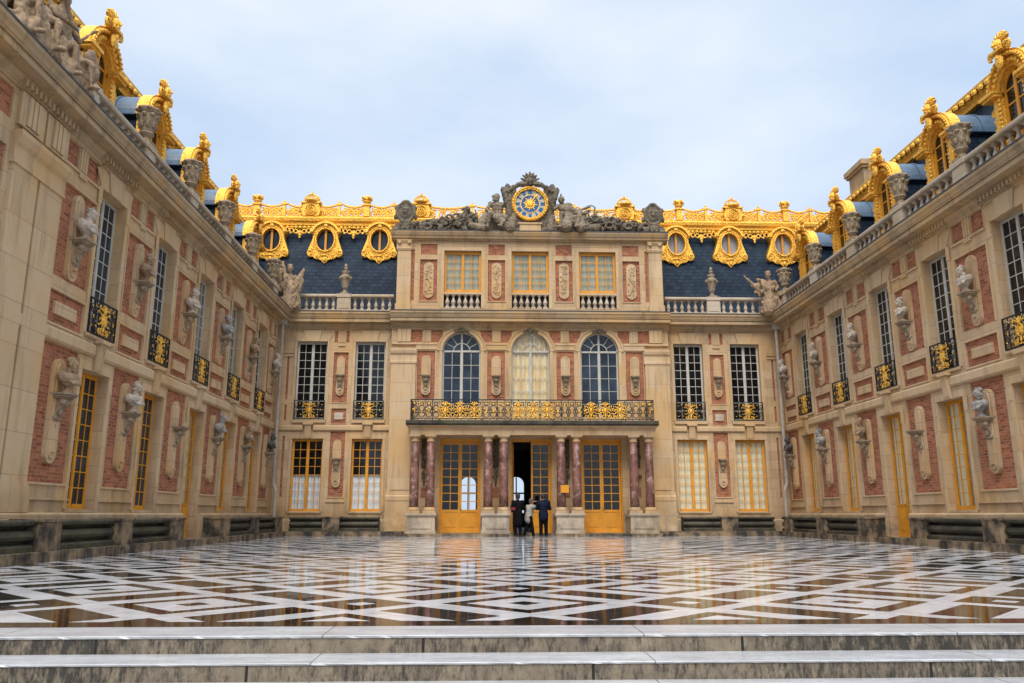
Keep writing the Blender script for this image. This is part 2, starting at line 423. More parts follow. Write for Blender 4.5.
# ------------------------------------------------------------------ repeated parts (shared meshes)
def win_mesh(name, w, h, rows, mats, solid=0., transom=None, fr=.055, half=None, arch=False, cols=2, mw=.024):
    """A two-leaf window: bottom centre at the origin, face towards -y. Returns frame, pane meshes."""
    f = MB(); p = MB()
    hw = w / 2; hs = h - hw if arch else h
    f.box(-hw, -hw + fr, -.05, .012, 0, hs); f.box(hw - fr, hw, -.05, .012, 0, hs)
    f.box(-hw + fr, hw - fr, -.05, .04, 0, fr)
    if not arch: f.box(-hw + fr, hw - fr, -.05, .012, h - fr, h)
    f.box(-.042, .042, -.03, .022, fr, (h - .02) if arch else h - fr)
    for sg in (-1, 1):
        x0, x1 = (.042, hw - fr) if sg > 0 else (-hw + fr, -.042)
        z0 = fr + solid
        ztop = hs if arch else h - fr
        st = .022
        f.box(x0, x0 + st, -.03, .008, fr, ztop); f.box(x1 - st, x1, -.03, .008, fr, ztop)
        f.box(x0 + st, x1 - st, -.03, .035, fr, fr + .06); f.box(x0 + st, x1 - st, -.03, .035, ztop - .045, ztop)
        if solid:
            f.box(x0 + st, x1 - st, -.03, .02, fr + .06, z0)
            f.box(x0 + st + .06, x1 - st - .06, .02, .034, fr + .16, z0 - .1)
            f.box(x0 + st, x1 - st, -.03, .035, z0, z0 + .05)
        a, b = x0 + st, x1 - st; za = z0 + .06; zb = ztop - .045
        for c in range(1, cols):
            x = a + (b - a) * c / cols; f.box(x - mw / 2, x + mw / 2, -.02, .006, za, zb)
        for r in range(1, rows):
            z = za + (zb - za) * r / rows
            for c in range(cols):
                xa = a + (b - a) * c / cols + (mw / 2 if c else 0); xb = a + (b - a) * (c + 1) / cols - (mw / 2 if c < cols - 1 else 0)
                f.box(xa, xb, -.018, .005, z - mw / 2, z + mw / 2)
    if arch:
        f.arch(0, hs, hw - fr, hw, -.05, .05)
        f.box(-hw + fr, -.043, -.04, .045, hs - .03, hs + .04); f.box(.043, hw - fr, -.04, .045, hs - .03, hs + .05)
        f.arch(0, hs, .36, .40, -.02, .02)
        for a in (28, 56, 124, 152):
            c, s_ = math.cos(RAD(a)), math.sin(RAD(a)); r0, r1 = .40, hw - fr
            f.prism([(r0 * c - .012 * s_, hs + r0 * s_ + .012 * c), (r1 * c - .012 * s_, hs + r1 * s_ + .012 * c),
                     (r1 * c + .012 * s_, hs + r1 * s_ - .012 * c), (r0 * c + .012 * s_, hs + r0 * s_ - .012 * c)], -.016, .016)
        k = 16
        prof = [(-hw + .02, .02), (hw - .02, .02)] + [((hw - .02) * math.cos(math.pi * i / k), hs + (hw - .02) * math.sin(math.pi * i / k)) for i in range(k + 1)]
        p.add([(a_, -.008, b_) for a_, b_ in prof], [tuple(range(len(prof)))])
    elif half:
        p.quad((-hw + .02, -.008, .02), (hw - .02, -.008, .02), (hw - .02, -.008, half), (-hw + .02, -.008, half)); p.cur = 1
        p.quad((-hw + .02, -.008, half), (hw - .02, -.008, half), (hw - .02, -.008, h - .02), (-hw + .02, -.008, h - .02))
    else:
        zz = .02 + (solid + .05 if solid else 0)
        p.quad((-hw + .02, -.008, zz), (hw - .02, -.008, zz), (hw - .02, -.008, h - .02), (-hw + .02, -.008, h - .02))
    return f.mesh(name, M[mats]), p

def curtain_mesh(name, w, z0, z1, m, folds=9, amp=.018):
    c = MB(); k = folds * 6; hw = w / 2 - .03
    for i in range(k):
        xa, xb = -hw + 2 * hw * i / k, -hw + 2 * hw * (i + 1) / k
        na = -.09 + amp * math.sin(i / 6 * 2 * math.pi); nb = -.09 + amp * math.sin((i + 1) / 6 * 2 * math.pi)
        c.add([(xa, na, z0), (xb, nb, z0), (xb, nb, z1), (xa, na, z1), (xa, na - .02, z0), (xb, nb - .02, z0), (xb, nb - .02, z1), (xa, na - .02, z1)],
              [(0, 1, 2, 3), (4, 7, 6, 5)])
    return c.mesh(name, M[m], True)

W = {}
def wtype(key, *a, glass='darkglass', glass2=None, curtain=None, cz=None, cw=None, folds=9, amp=.018, **kw):
    fm, pm = win_mesh(key + '_frame', *a, **kw)
    mats = [M[glass]] + ([M[glass2]] if glass2 else [])
    pane = pm.mesh(key + '_pane', mats, recalc=False)
    cm = None
    if curtain:
        cm = curtain_mesh(key + '_curtain', a[0], cz[0], cz[1], curtain, folds, amp)
    W[key] = (fm, pane, cm)
# wings and side bays
UW, UH, LH = 1.36, 3.56, 3.16
wtype('upper_dark', UW, UH, 9, 'white')
wtype('upper_blue', UW, UH, 9, 'white', glass='blueglass')
wtype('upper_shut', UW, UH, 9, 'white', glass='clearglass', curtain='shutter', cz=(.02, UH - .02), amp=.002, folds=3)
wtype('lower_dark', UW, LH, 8, 'ochre', glass='blueglass')
wtype('lower_half', UW, LH, 8, 'ochre', glass='clearglass', glass2='darkglass', half=LH * .5, curtain='curtain_white', cz=(.03, LH * .5))
wtype('lower_cream', UW, LH, 8, 'ochre', glass='clearglass', curtain='curtain_cream', cz=(.03, LH - .03), amp=.007)
wtype('lower_white', UW, LH, 8, 'ochre', glass='clearglass', curtain='curtain_cream', cz=(.03, LH - .03), amp=.004)
wtype('side_door', UW, 4.0, 7, 'ochre', solid=.95, glass='clearglass', curtain='curtain_cream', cz=(1.05, 3.95), amp=.006)
wtype('attic', 1.72, 1.98, 5, 'ochre', mw=.03, glass='clearglass', curtain='curtain_grey', cz=(.03, 1.95), amp=.004, fr=.085)
wtype('arch_blue', 1.74, 3.96, 5, 'white', arch=True, glass='blueglass')
wtype('arch_yellow', 1.74, 3.96, 5, 'white', arch=True, glass='clearglass', curtain='curtain_yellow', cz=(.03, 3.9), folds=7, amp=.03)

def put_window(parent, key, F, s, n, z, name='window', label=None, tilt=None):
    fm, pm, cm = W[key]
    o = link(name, fm, parent, F.p(s, n, z), F.rz)
    if label: o['label'] = label
    link('pane', pm, o)
    if cm: link('blind' if 'shut' in key or key == 'attic' else 'curtain', cm, o)
    return o

# one stone baluster, origin at its foot
b = MB(); b.box(-.085, .085, -.085, .085, 0, .07); b.box(-.085, .085, -.085, .085, .54, .6)
b.lathe(0, 0, [(.06, .07), (.075, .1), (.05, .13), (.085, .22), (.088, .27), (.06, .36), (.04, .44), (.045, .49), (.075, .5), (.075, .54)], 10)
BALUSTER = b.mesh('baluster', M['greystone'])
b = MB(); b.box(-.10, .10, -.10, .10, 0, .07); b.box(-.1, .1, -.1, .1, .61, .67)
b.lathe(0, 0, [(.06, .07), (.09, .11), (.05, .14), (.1, .25), (.1, .30), (.06, .42), (.042, .5), (.05, .56), (.085, .57), (.085, .61)], 10)
BALUSTER_WIDE = b.mesh('stout_baluster', M['greystone'])

# balcony grille: iron scrolls with a gilded mask
def grille(w, h):
    i = MB(); g = MB(); hw = w / 2
    i.box(-hw, hw, -.018, .018, h - .035, h); i.box(-hw, hw, -.015, .015, .02, .05)
    i.box(-hw, -hw + .03, -.016, .016, .05, h - .035); i.box(hw - .03, hw, -.016, .016, .05, h - .035)
    for sg in (-1, 1):
        for x in (.24, .46): i.box(sg * x * w / 1.0 * .72 - .01, sg * x * w * .72 + .01, -.01, .01, .05, h - .035)
        for (x, z, r, d) in ((.33, .62, .13, 1), (.33, .25, .15, -1), (.55, .62, .10, -1), (.55, .3, .12, 1), (.14, .66, .10, 1)):
            i.volute((sg * x, 0, z * h / .86), r, 1.6, .014, d * sg, 90)
            i.ringv((sg * x, 0, z * h / .86), r * .98, r * .98, .011, 12, 4)
        for (x, z, rx, rz, ro) in ((.30, .6, .055, .02, 40), (.36, .22, .07, .022, -35), (.5, .43, .022, .07, 0), (.22, .14, .09, .025, 10), (.42, .72, .06, .02, -30),
                                   (.56, .66, .045, .018, 30), (.57, .2, .05, .02, -40), (.2, .42, .05, .02, 55)):
            g.ell((sg * x, .012, z * h / .86), (rx * .72, .014, rz * .8), Matrix.Rotation(RAD(sg * ro), 3, 'Y'), 6, 4)
    # gilded cartouche: an oval shield in a wreath of leaves and scrolls
    K_ = h / .86
    g.ell((0, .02, .43 * K_), (.075, .035, .12), None, 10, 6); g.ringv((0, .02, .43 * K_), .11, .16, .022, 16, 5)
    for a_ in (-60, -30, 0, 30, 60):
        q = RAD(a_); g.ell((.13 * math.sin(q), .02, .62 * K_ + .10 * math.cos(q)), (.025, .02, .075), Matrix.Rotation(q, 3, 'Y'), 6, 4)
    g.ell((0, .03, .62 * K_), (.05, .04, .05)); g.ell((0, .02, .20 * K_), (.04, .025, .09)); g.ell((0, .02, .09), (.16, .02, .022))
    for sg in (-1, 1):
        for (x, z, L, ro) in ((.16, .56, .085, 50), (.19, .46, .075, 95), (.17, .33, .085, 130), (.11, .20, .08, 150), (.26, .30, .05, 70), (.25, .60, .05, 20)):
            g.ell((sg * x, .02, z * K_), (.017, .014, L * .85), Matrix.Rotation(RAD(sg * ro), 3, 'Y'), 6, 4)
        g.volute((sg * .17, .02, .15), .085, 1.4, .017, sg, -90); g.volute((sg * .2, .02, .70 * K_), .06, 1.3, .014, -sg, 90)
    return i, g
_i, _g = grille(1.36, .87)
GRILLE_IRON = _i.mesh('grille', M['iron']); GRILLE_GOLD = _g.mesh('grille_gilding', M['gold'])
def put_grille(parent, F, s, n, z):
    o = link('balcony_grille', GRILLE_IRON, parent, F.p(s, n, z), F.rz)
    link('gilded_leaves', GRILLE_GOLD, o)

# scrolled wall bracket (shelf top at z = 0), and the raised plaque behind it
b = MB()
b.box(-.27, .27, 0, .46, -.05, 0); b.box(-.24, .24, 0, .42, -.10, -.05); b.box(-.20, .20, 0, .36, -.14, -.10)
b.mould([(0, -.14), (.33, -.14), (.335, -.22), (.29, -.30), (.20, -.38), (.14, -.48), (.12, -.58), (.14, -.64), (.09, -.70), (0, -.72)], -.13, .13)
for sg in (-1, 1):
    b.ell((sg * .15, .27, -.21), (.05, .08, .08)); b.ell((sg * .14, .11, -.60), (.04, .055, .06))
    b.ell((sg * .09, .05, -.74), (.05, .04, .07), Matrix.Rotation(RAD(sg * 30), 3, 'Y'))
b.ell((0, .17, -.44), (.09, .07, .13)); b.ell((0, .06, -.80), (.05, .045, .09)); b.ell((0, .30, -.24), (.08, .06, .09))
BRACKET = b.mesh('bracket', M['bracket'], False)
def stadium(w, z0, z1, k=10):
    r = w / 2
    return [(r * math.cos(math.pi * i / k), z1 - r + r * math.sin(math.pi * i / k)) for i in range(k + 1)] + \
           [(-r * math.cos(math.pi * i / k), z0 + r - r * math.sin(math.pi * i / k)) for i in range(k + 1)]
def plaque_mesh(h, w=.52):
    b = MB(); b.prism(stadium(w, -h, 0), 0, .10); b.prism(stadium(w * .62, -h + .1, -.1), .10, .13); b.box(-.07, .07, .13, .18, -h + .24, -h + .29)
    return b.mesh('plaque', M['stone'])
PLAQUE_U, PLAQUE_L, PLAQUE_LB = plaque_mesh(2.02, .40), plaque_mesh(2.26, .42), plaque_mesh(1.8, .42)

# busts: four different heads, origin at the foot of the socle, facing -y (out of the wall)
def bust(kind):
    b = Blob(); r2 = random.Random(kind)
    b.lathe(0, 0, [(.13, 0), (.13, .035), (.10, .06), (.065, .10), (.07, .15), (.12, .19)], 14)
    tw = (0, .06, -.05, .03)[kind]
    b.ell((0, 0, .32), (.25, .16, .17)); b.ell((-.2, -.01, .36), (.11, .12, .13)); b.ell((.2, -.01, .36), (.11, .12, .13))
    b.ell((-.09, .1, .35), (.11, .08, .12)); b.ell((.09, .1, .35), (.11, .08, .12))
    b.cap((0, 0, .42), (tw * .5, .02, .58), .085, .07)
    hx, hy, hz = tw, .05, .68
    b.ell((hx, hy, hz), (.092, .118, .135), None, 12, 9)
    b.ell((hx, hy + .04, hz - .075), (.062, .075, .06)); b.ell((hx, hy + .122, hz - .02), (.018, .03, .04)); b.ell((hx, hy + .10, hz + .03), (.075, .025, .02))
    b.ell((hx - .035, hy + .105, hz + .012), (.018, .014, .012)); b.ell((hx + .035, hy + .105, hz + .012), (.018, .014, .012))
    b.ell((hx, hy + .11, hz - .075), (.03, .016, .01)); b.ell((hx - .098, hy, hz - .01), (.015, .028, .038)); b.ell((hx + .098, hy, hz - .01), (.015, .028, .038))
    for i in range(46):                                    # curls of hair
        t = r2.uniform(0, 6.28); u = r2.uniform(.15, 1)
        y = -.11 * u + .02 if kind != 2 else -.12 * u
        z = .08 + .07 * math.cos(t) * (1.2 if kind == 3 else 1); x = .095 * math.sin(t)
        if kind in (1, 3) and r2.random() < .35: z -= .16; x *= 1.15; y -= .02
        b.ell((hx + x, hy + y + .03, hz + z), (.034, .034, .03), None, 6, 4)
    if kind in (0, 2):                                     # beard
        for i in range(10): b.ell((hx + r2.uniform(-.05, .05), hy + r2.uniform(.05, .10), hz - r2.uniform(.09, .17)), (.03, .03, .035), None, 6, 4)
    for i in range(7):                                     # folds of the mantle
        x = -.24 + .08 * i; b.cap((x, .10 - abs(x) * .2, .47 - abs(x) * .35), (x * .55 + .06, .165, .22), .025, .03, 6)
    b.cap((-.24, .02, .44), (.16, .17, .25), .05, .04, 8)
    return b
BUST = [bust(k).fuse('bust', M['marble'], .0135, 1, .006, 22) for k in range(4)]
BUSTS = {}
for mname in ('marble', 'greymarble', 'bronze', 'tanstatue'):
    for k in range(4):
        me = BUST[k].copy(); me.materials.clear(); me.materials.append(M[mname]); BUSTS[mname, k] = me

# parapet vase, origin at its foot
b = MB(); b.box(-.17, .17, -.17, .17, 0, .06)
b.lathe(0, 0, [(.14, .06), (.15, .09), (.09, .13), (.08, .17), (.13, .22), (.165, .26), (.14, .29), (.155, .40), (.19, .52), (.21, .62), (.20, .70), (.23, .74), (.25, .80), (.24, .84), (.15, .86), (.12, .9)], 16)
for i in range(8):
    t = 2 * math.pi * i / 8; b.ell((.205 * math.cos(t), .205 * math.sin(t), .66), (.06, .06, .05), None, 6, 4)
    b.ell((.23 * math.cos(t + .4), .23 * math.sin(t + .4), .80), (.06, .06, .04), None, 6, 4)
    b.ell((.165 * math.cos(t + .4), .165 * math.sin(t + .4), .46), (.045, .045, .09), None, 6, 4)
VASE = b.mesh('vase', M['bracket'], False)
b = MB(); b.box(-.15, .15, -.15, .15, 0, .06)
b.lathe(0, 0, [(.13, .06), (.07, .12), (.07, .18), (.11, .24), (.15, .45), (.2, .62), (.2, .68), (.12, .74), (.15, .8), (.09, .86), (.05, .9), (.08, .96), (.05, 1.02), (.07, 1.07), (.02, 1.16)], 14)
for i in range(6):
    t = 2 * math.pi * i / 6; b.ell((.2 * math.cos(t), .2 * math.sin(t), .62), (.06, .06, .07), None, 6, 4); b.ell((.1 * math.cos(t), .1 * math.sin(t), .84), (.06, .06, .04), None, 6, 4)
VASE_LID = b.mesh('lidded_vase', M['bracket'], False)

# gilded dormer, origin at the sill, front at y = 0
def crown_finial(g, x, z, k=1.):
    g.box(x - .2 * k, x + .2 * k, -.12 * k, .14 * k, z, z + .07 * k)
    g.ell((x, .05, z + .20 * k), (.13 * k, .12 * k, .14 * k), None, 10, 7)
    g.ell((x, .16 * k, z + .19 * k), (.03 * k, .05 * k, .05 * k)); g.ell((x, .1 * k, z + .11 * k), (.07 * k, .07 * k, .05 * k))
    for a in (-75, -50, -25, 0, 25, 50, 75):
        q = RAD(a); g.ell((x + .2 * k * math.sin(q), -.02, z + (.26 + .17 * math.cos(q)) * k), (.05 * k, .07 * k, .12 * k), Matrix.Rotation(q, 3, 'Y'), 6, 5)
    for sg in (-1, 1):
        g.ell((x + sg * .24 * k, .04, z + .1 * k), (.12 * k, .08 * k, .05 * k), Matrix.Rotation(RAD(sg * -25), 3, 'Y'))
        g.volute((x + sg * .3 * k, .04, z + .06 * k), .12 * k, 1.4, .035 * k, sg, -90)
def widen(b, k=1.2, kz=1.16): b.v = [(x * k, y, 1.92 + (z - 1.92) * kz if z > 1.92 else z) for x, y, z in b.v]
b = MB(); b.box(-.70, .70, -2.0, -.16, -.3, 1.92); widen(b, 1.08); DORMER = b.mesh('dormer_cheeks', M['slate'])
b = MB(); b.arch(0, 1.92, .0, .78, -2.4, -.16, 0, 180, 18)
for n in (-1.6, -.8): b.arch(0, 1.92, .78, .81, n - .03, n + .03, 0, 180, 18)
b.box(-.8, .8, -2.4, -.16, 1.88, 1.92); widen(b, 1.12, 1.08); DORMER_ROOF = b.mesh('dormer_roof', M['lead'])
g = MB()
for sg in (-1, 1):
    x0, x1 = sorted((sg * .49, sg * .74)); g.box(x0, x1, -.16, .10, -.1, 1.82); x0, x1 = sorted((sg * .54, sg * .70)); g.box(x0, x1, .10, .13, .05, 1.7)
    for i in range(14): g.ell((sg * .50, .11, .02 + i * .13), (.045, .045, .055), None, 6, 4)
    x0, x1 = sorted((sg * .46, sg * .98)); g.box(x0, x1, 0, .26, 1.82, 1.90); x0, x1 = sorted((sg * .44, sg * 1.03)); g.box(x0, x1, 0, .32, 1.90, 1.98)
    g.volute((sg * .80, .04, 1.5), .11, 1.5, .04, sg, -90); g.volute((sg * .80, .04, .5), .12, 1.5, .04, -sg, 90)
    for (z, r) in ((1.2, .06), (.95, .05), (.72, .06)): g.ell((sg * .77, .06, z), (r, .06, r * 1.3), None, 6, 4)
g.box(-.5, .5, 0, .14, -.1, .0)
for (r0, r1, n1) in ((.46, .55, .10), (.55, .64, .15), (.64, .72, .09), (.72, .81, .22), (.81, .86, .16)): g.arch(0, 1.92, r0, r1, -.16, n1, 0, 180, 20)
for i in range(13):
    t = math.pi * (i + .5) / 13; g.ell((.60 * math.cos(t), .17, 1.92 + .60 * math.sin(t)), (.055, .04, .055), None, 6, 4)
for i in range(21):
    t = math.pi * (i + .5) / 21; g.ell((.765 * math.cos(t), .23, 1.92 + .765 * math.sin(t)), (.035, .035, .035), None, 6, 4)
g.ell((0, .3, 2.52), (.14, .1, .2)); g.ell((0, .36, 2.62), (.07, .06, .08))
widen(g, 1.02, 1.08); _k = len(g.v)
crown_finial(g, 0, 2.84, 1.12); g.v[_k:] = [(x, y - .24, z) for x, y, z in g.v[_k:]]
DORMER_GOLD = g.mesh('dormer_gilding', M['gold'], False)
b = MB(); b.box(-.48, -.40, -.1, -.04, 0, 1.95); b.box(.40, .48, -.1, -.04, 0, 1.95); b.box(-.05, .05, -.1, -.03, 0, 2.38); b.arch(0, 1.92, .40, .48, -.1, -.04, 0, 180, 14)
for z in (.5, 1., 1.5, 1.92): b.box(-.4, .4, -.09, -.05, z - .02, z + .02)
widen(b, 1.02, 1.08); DORMER_FRAME = b.mesh('dormer_window_frame', M['ochre'])
b = MB(); b.prism([(-.42, -.05), (.42, -.05)] + [(.42 * math.cos(math.pi * i / 12), 1.92 + .42 * math.sin(math.pi * i / 12)) for i in range(13)], -.085, -.075)
widen(b, 1.02, 1.08); DORMER_PANE = b.mesh('dormer_pane', M['darkglass'])
def put_dormer(parent, F, s, n, z):
    o = link('dormer', DORMER, parent, F.p(s, n, z), F.rz)
    link('barrel_roof', DORMER_ROOF, o); link('gilded_surround', DORMER_GOLD, o); link('window_frame', DORMER_FRAME, o); link('pane', DORMER_PANE, o)

# gilded oval dormer of the main roof, origin at the middle of the oval
half = [(0, -1.20), (.10, -1.10), (.20, -.98), (.34, -1.0), (.48, -.93), (.60, -.82), (.74, -.88), (.85, -.80), (.86, -.62), (.78, -.40), (.69, -.15), (.62, .05), (.60, .25), (.68, .34), (.74, .44), (.66, .52), (.60, .62), (.42, .80), (.2, .88), (0, .90)]
outl = half + [(-x, z) for x, z in reversed(half[1:-1])]
def ray_out(t):
    c, s_ = math.cos(t), math.sin(t); best = .3
    for i in range(len(outl)):
        (x1, z1), (x2, z2) = outl[i], outl[(i + 1) % len(outl)]
        dx, dz = x2 - x1, z2 - z1; den = c * dz - s_ * dx
        if abs(den) < 1e-9: continue
        r = (x1 * dz - z1 * dx) / den; u = (x1 * s_ - z1 * c) / den
        if r > 0 and -1e-6 <= u <= 1 + 1e-6: best = max(best, r)
    return best
g = MB(); K = 72; vs = []; fs = []
for i in range(K):
    t = 2 * math.pi * i / K; r = ray_out(t)
    for (q, n) in ((r, -.35), (r, .10), (None, .14), (None, -.35)):
        vs.append((r * math.cos(t), n, r * math.sin(t)) if q else (.42 * math.cos(t), n, .55 * math.sin(t)))
for i in range(K):
    a, c = i * 4, (i + 1) % K * 4
    for j in range(3): fs.append((a + j, c + j, c + j + 1, a + j + 1))
g.add(vs, fs)
g.ringv((0, .15, 0), .46, .59, .045, 32, 6); g.ringv((0, .13, 0), .55, .68, .028, 32, 5)
r3 = random.Random(3)
for sg in (-1, 1):
    g.volute((sg * .70, .12, -.66), .15, 1.5, .045, sg, -90); g.volute((sg * .60, .12, .44), .13, 1.5, .04, -sg, 90)
    g.volute((sg * .36, .12, -.86), .10, 1.3, .03, -sg, -90)
    for i in range(20):
        t = r3.uniform(-2.9, -.25); r = r3.uniform(.66, .95); x, z = r * abs(math.cos(t)) * .95, r * math.sin(t) * .95
        if x * x / .3 + z * z / .42 > 1.05 and r < ray_out(math.atan2(z, x)) - .05:
            g.ell((sg * x, .11, z), (r3.uniform(.03, .06), .05, r3.uniform(.03, .07)), Matrix.Rotation(RAD(r3.uniform(-60, 60)), 3, 'Y'), 6, 4)
    for i in range(7):
        t = RAD(20 + 11 * i); g.ell((sg * .66 * math.cos(t), .13, .06 + .72 * math.sin(t)), (.05, .05, .035), None, 6, 4)
g.ell((0, .14, .72), (.13, .09, .11)); g.ell((0, .15, .86), (.2, .07, .05)); g.ell((0, .13, -.98), (.09, .06, .13)); g.ell((0, .13, -.78), (.18, .05, .06))
g.arch(0, .22, .62, .72, .0, .22, 15, 165, 18)
OCULUS_GOLD = g.mesh('oculus_surround', M['gold'], False)
b = MB(); b.box(-.05, .05, -.10, .02, -.55, .55); OCULUS_BAR = b.mesh('oculus_mullion', M['ochre'])
def oval_pane(m):
    b = MB(); b.prism([(.44 * math.cos(2 * math.pi * i / 28), .57 * math.sin(2 * math.pi * i / 28)) for i in range(28)], -.14, -.12); return b.mesh('oculus_pane', M[m])
M['paleglass'] = m_dark_glass('pale_window_glass', (.22, .24, .27), (.36, .37, .37))
OC_BLUE, OC_PALE = oval_pane('blueglass'), oval_pane('paleglass')

# ------------------------------------------------------------------ walls
def wall_grid(mb, F, s0, s1, z0, z1, holes, brick=None, n=0.):
    """holes: (a, b, c, d, depth, brickback). Front faces, reveals, and a brick back for shallow panels."""
    S = sorted({s0, s1} | {min(max(v, s0), s1) for h in holes for v in h[:2]}); Z = sorted({z0, z1} | {min(max(v, z0), z1) for h in holes for v in h[2:4]})
    def inside(x, z): return any(h[0] < x < h[1] and h[2] < z < h[3] for h in holes)
    mb.F = F
    for i in range(len(S) - 1):
        for j in range(len(Z) - 1):
            if S[i + 1] - S[i] < 1e-6 or Z[j + 1] - Z[j] < 1e-6: continue
            if not inside((S[i] + S[i + 1]) / 2, (Z[j] + Z[j + 1]) / 2):
                mb.quad((S[i], n, Z[j]), (S[i + 1], n, Z[j]), (S[i + 1], n, Z[j + 1]), (S[i], n, Z[j + 1]))
    for a, b_, c, d, dep, bk in holes:
        for q in (((a, n, c), (a, n, d), (a, n - dep, d), (a, n - dep, c)), ((b_, n, c), (b_, n - dep, c), (b_, n - dep, d), (b_, n, d)),
                  ((a, n, d), (b_, n, d), (b_, n - dep, d), (a, n - dep, d)), ((a, n, c), (a, n - dep, c), (b_, n - dep, c), (b_, n, c))):
            mb.quad(*q)
        if bk and brick is not None:
            q = MB(F); q.quad((a, n - dep, c), (b_, n - dep, c), (b_, n - dep, d), (a, n - dep, d)); build('brick_panel', q, M['brick'], brick, recalc=False)
def frame_strip(mb, a, b_, c, d, w, n0, n1, sides='lrtb'):
    """raised moulding round a rectangle"""
    if 'l' in sides: mb.box(a - w, a, n0, n1, c, d)
    if 'r' in sides: mb.box(b_, b_ + w, n0, n1, c, d)
    if 't' in sides: mb.box(a - w, b_ + w, n0, n1, d, d + w)
    if 'b' in sides: mb.box(a - w, b_ + w, n0, n1, c - w, c)

CORN = [(-.3, 9.16), (.05, 9.16), (.05, 9.21), (.08, 9.22), (.08, 9.28), (.12, 9.30), (.16, 9.36), (.16, 9.42), (.42, 9.44), (.42, 9.56), (.40, 9.565), (.40, 9.59), (.45, 9.60), (.45, 9.65), (.47, 9.66), (.49, 9.74), (.53, 9.80), (.53, 9.885), (-.3, 9.885)]
def shift(prof, dn): return [(a if a < -.2 else a + dn, b_) for a, b_ in prof]
def keystone(mb, s, z0, z1, n0=0.):
    mb.mould([(n0, z0), (n0 + .07, z0), (n0 + .10, z0 + .08), (n0 + .15, z1 - .1), (n0 + .15, z1), (n0, z1)], s - .14, s + .14)
    for x in (-.085, 0, .085): mb.mould([(n0 + .05, z0 + .04), (n0 + .085, z0 + .04), (n0 + .175, z1 - .06), (n0 + .05, z1 - .06)], s + x - .022, s + x + .022)
    mb.box(s - .22, s + .22, n0, n0 + .21, z1, z1 + .09)
def triglyph(mb, s, z0, z1, w=.34, n0=-.04, n1=.03):
    for k in (-1, 0, 1): mb.box(s + k * w / 3 - w / 8, s + k * w / 3 + w / 8, n0, n1, z0, z1)
    mb.box(s - w / 2, s + w / 2, n0, n1 - .035, z0, z1); mb.box(s - w * .5, s + w * .5, 0, .05, z0 - .17, z0 - .10)
def lintel(mb, s, hw, z0, z1, n1=.03):
    """a splayed flat arch"""
    mb.prism([(s - .3, z0), (s + .3, z0), (s + .42, z1), (s - .42, z1)], 0, n1 + .03)
    mb.prism([(s - hw - .04, z0), (s - .303, z0), (s - .425, z1 - .1), (s - hw - .3, z1 - .1)], 0, n1)
    mb.prism([(s + .303, z0), (s + hw + .04, z0), (s + hw + .3, z1 - .1), (s + .425, z1 - .1)], 0, n1)

def balusters(parent_part, F, a, b_, n, z, mesh=None, pitch=.335):
    k = max(1, int(round((b_ - a) / pitch)))
    for i in range(k):
        o = link('baluster', mesh or BALUSTER, parent_part, F.p(a + (b_ - a) * (i + .5) / k, n, z), F.rz)

def balustrade(rootob, F, s0, s1, piers, n=-.14, z=9.885, pw=.31):
    mb = MB(F)
    mb.box(s0, s1, n - .22, n + .20, z, z + .21)
    mb.mould([(n - .2, z + .81), (n + .16, z + .81), (n + .19, z + .85), (n + .19, z + .92), (n + .15, z + .955), (n - .18, z + .955), (n - .2, z + .92)], s0, s1)
    for p in piers:
        mb.box(p - pw, p + pw, n - .17, n + .175, z + .21, z + .81); mb.box(p - pw + .07, p + pw - .07, n + .175, n + .195, z + .28, z + .75)
        mb.box(p - pw - .03, p + pw + .03, n - .22, n + .215, z + .803, z + .964)
    o = build('balustrade', mb, M['greystone'], rootob)
    edges = [s0] + [v for p in piers for v in (p - pw, p + pw)] + [s1]
    for i in range(0, len(edges), 2):
        if edges[i + 1] - edges[i] > .4: balusters(o, F, edges[i] + .03, edges[i + 1] - .03, n, z + .21)
    return o

def bust_thing(F, s, z, mname, k, label, group):
    o = link('bust', BUSTS[mname, k], None, F.p(s, .24, z), F.rz + RAD(rng.uniform(-14, 14)))
    o.scale = (1.0, 1.0, .94); tag(o, label, 'bust', group)

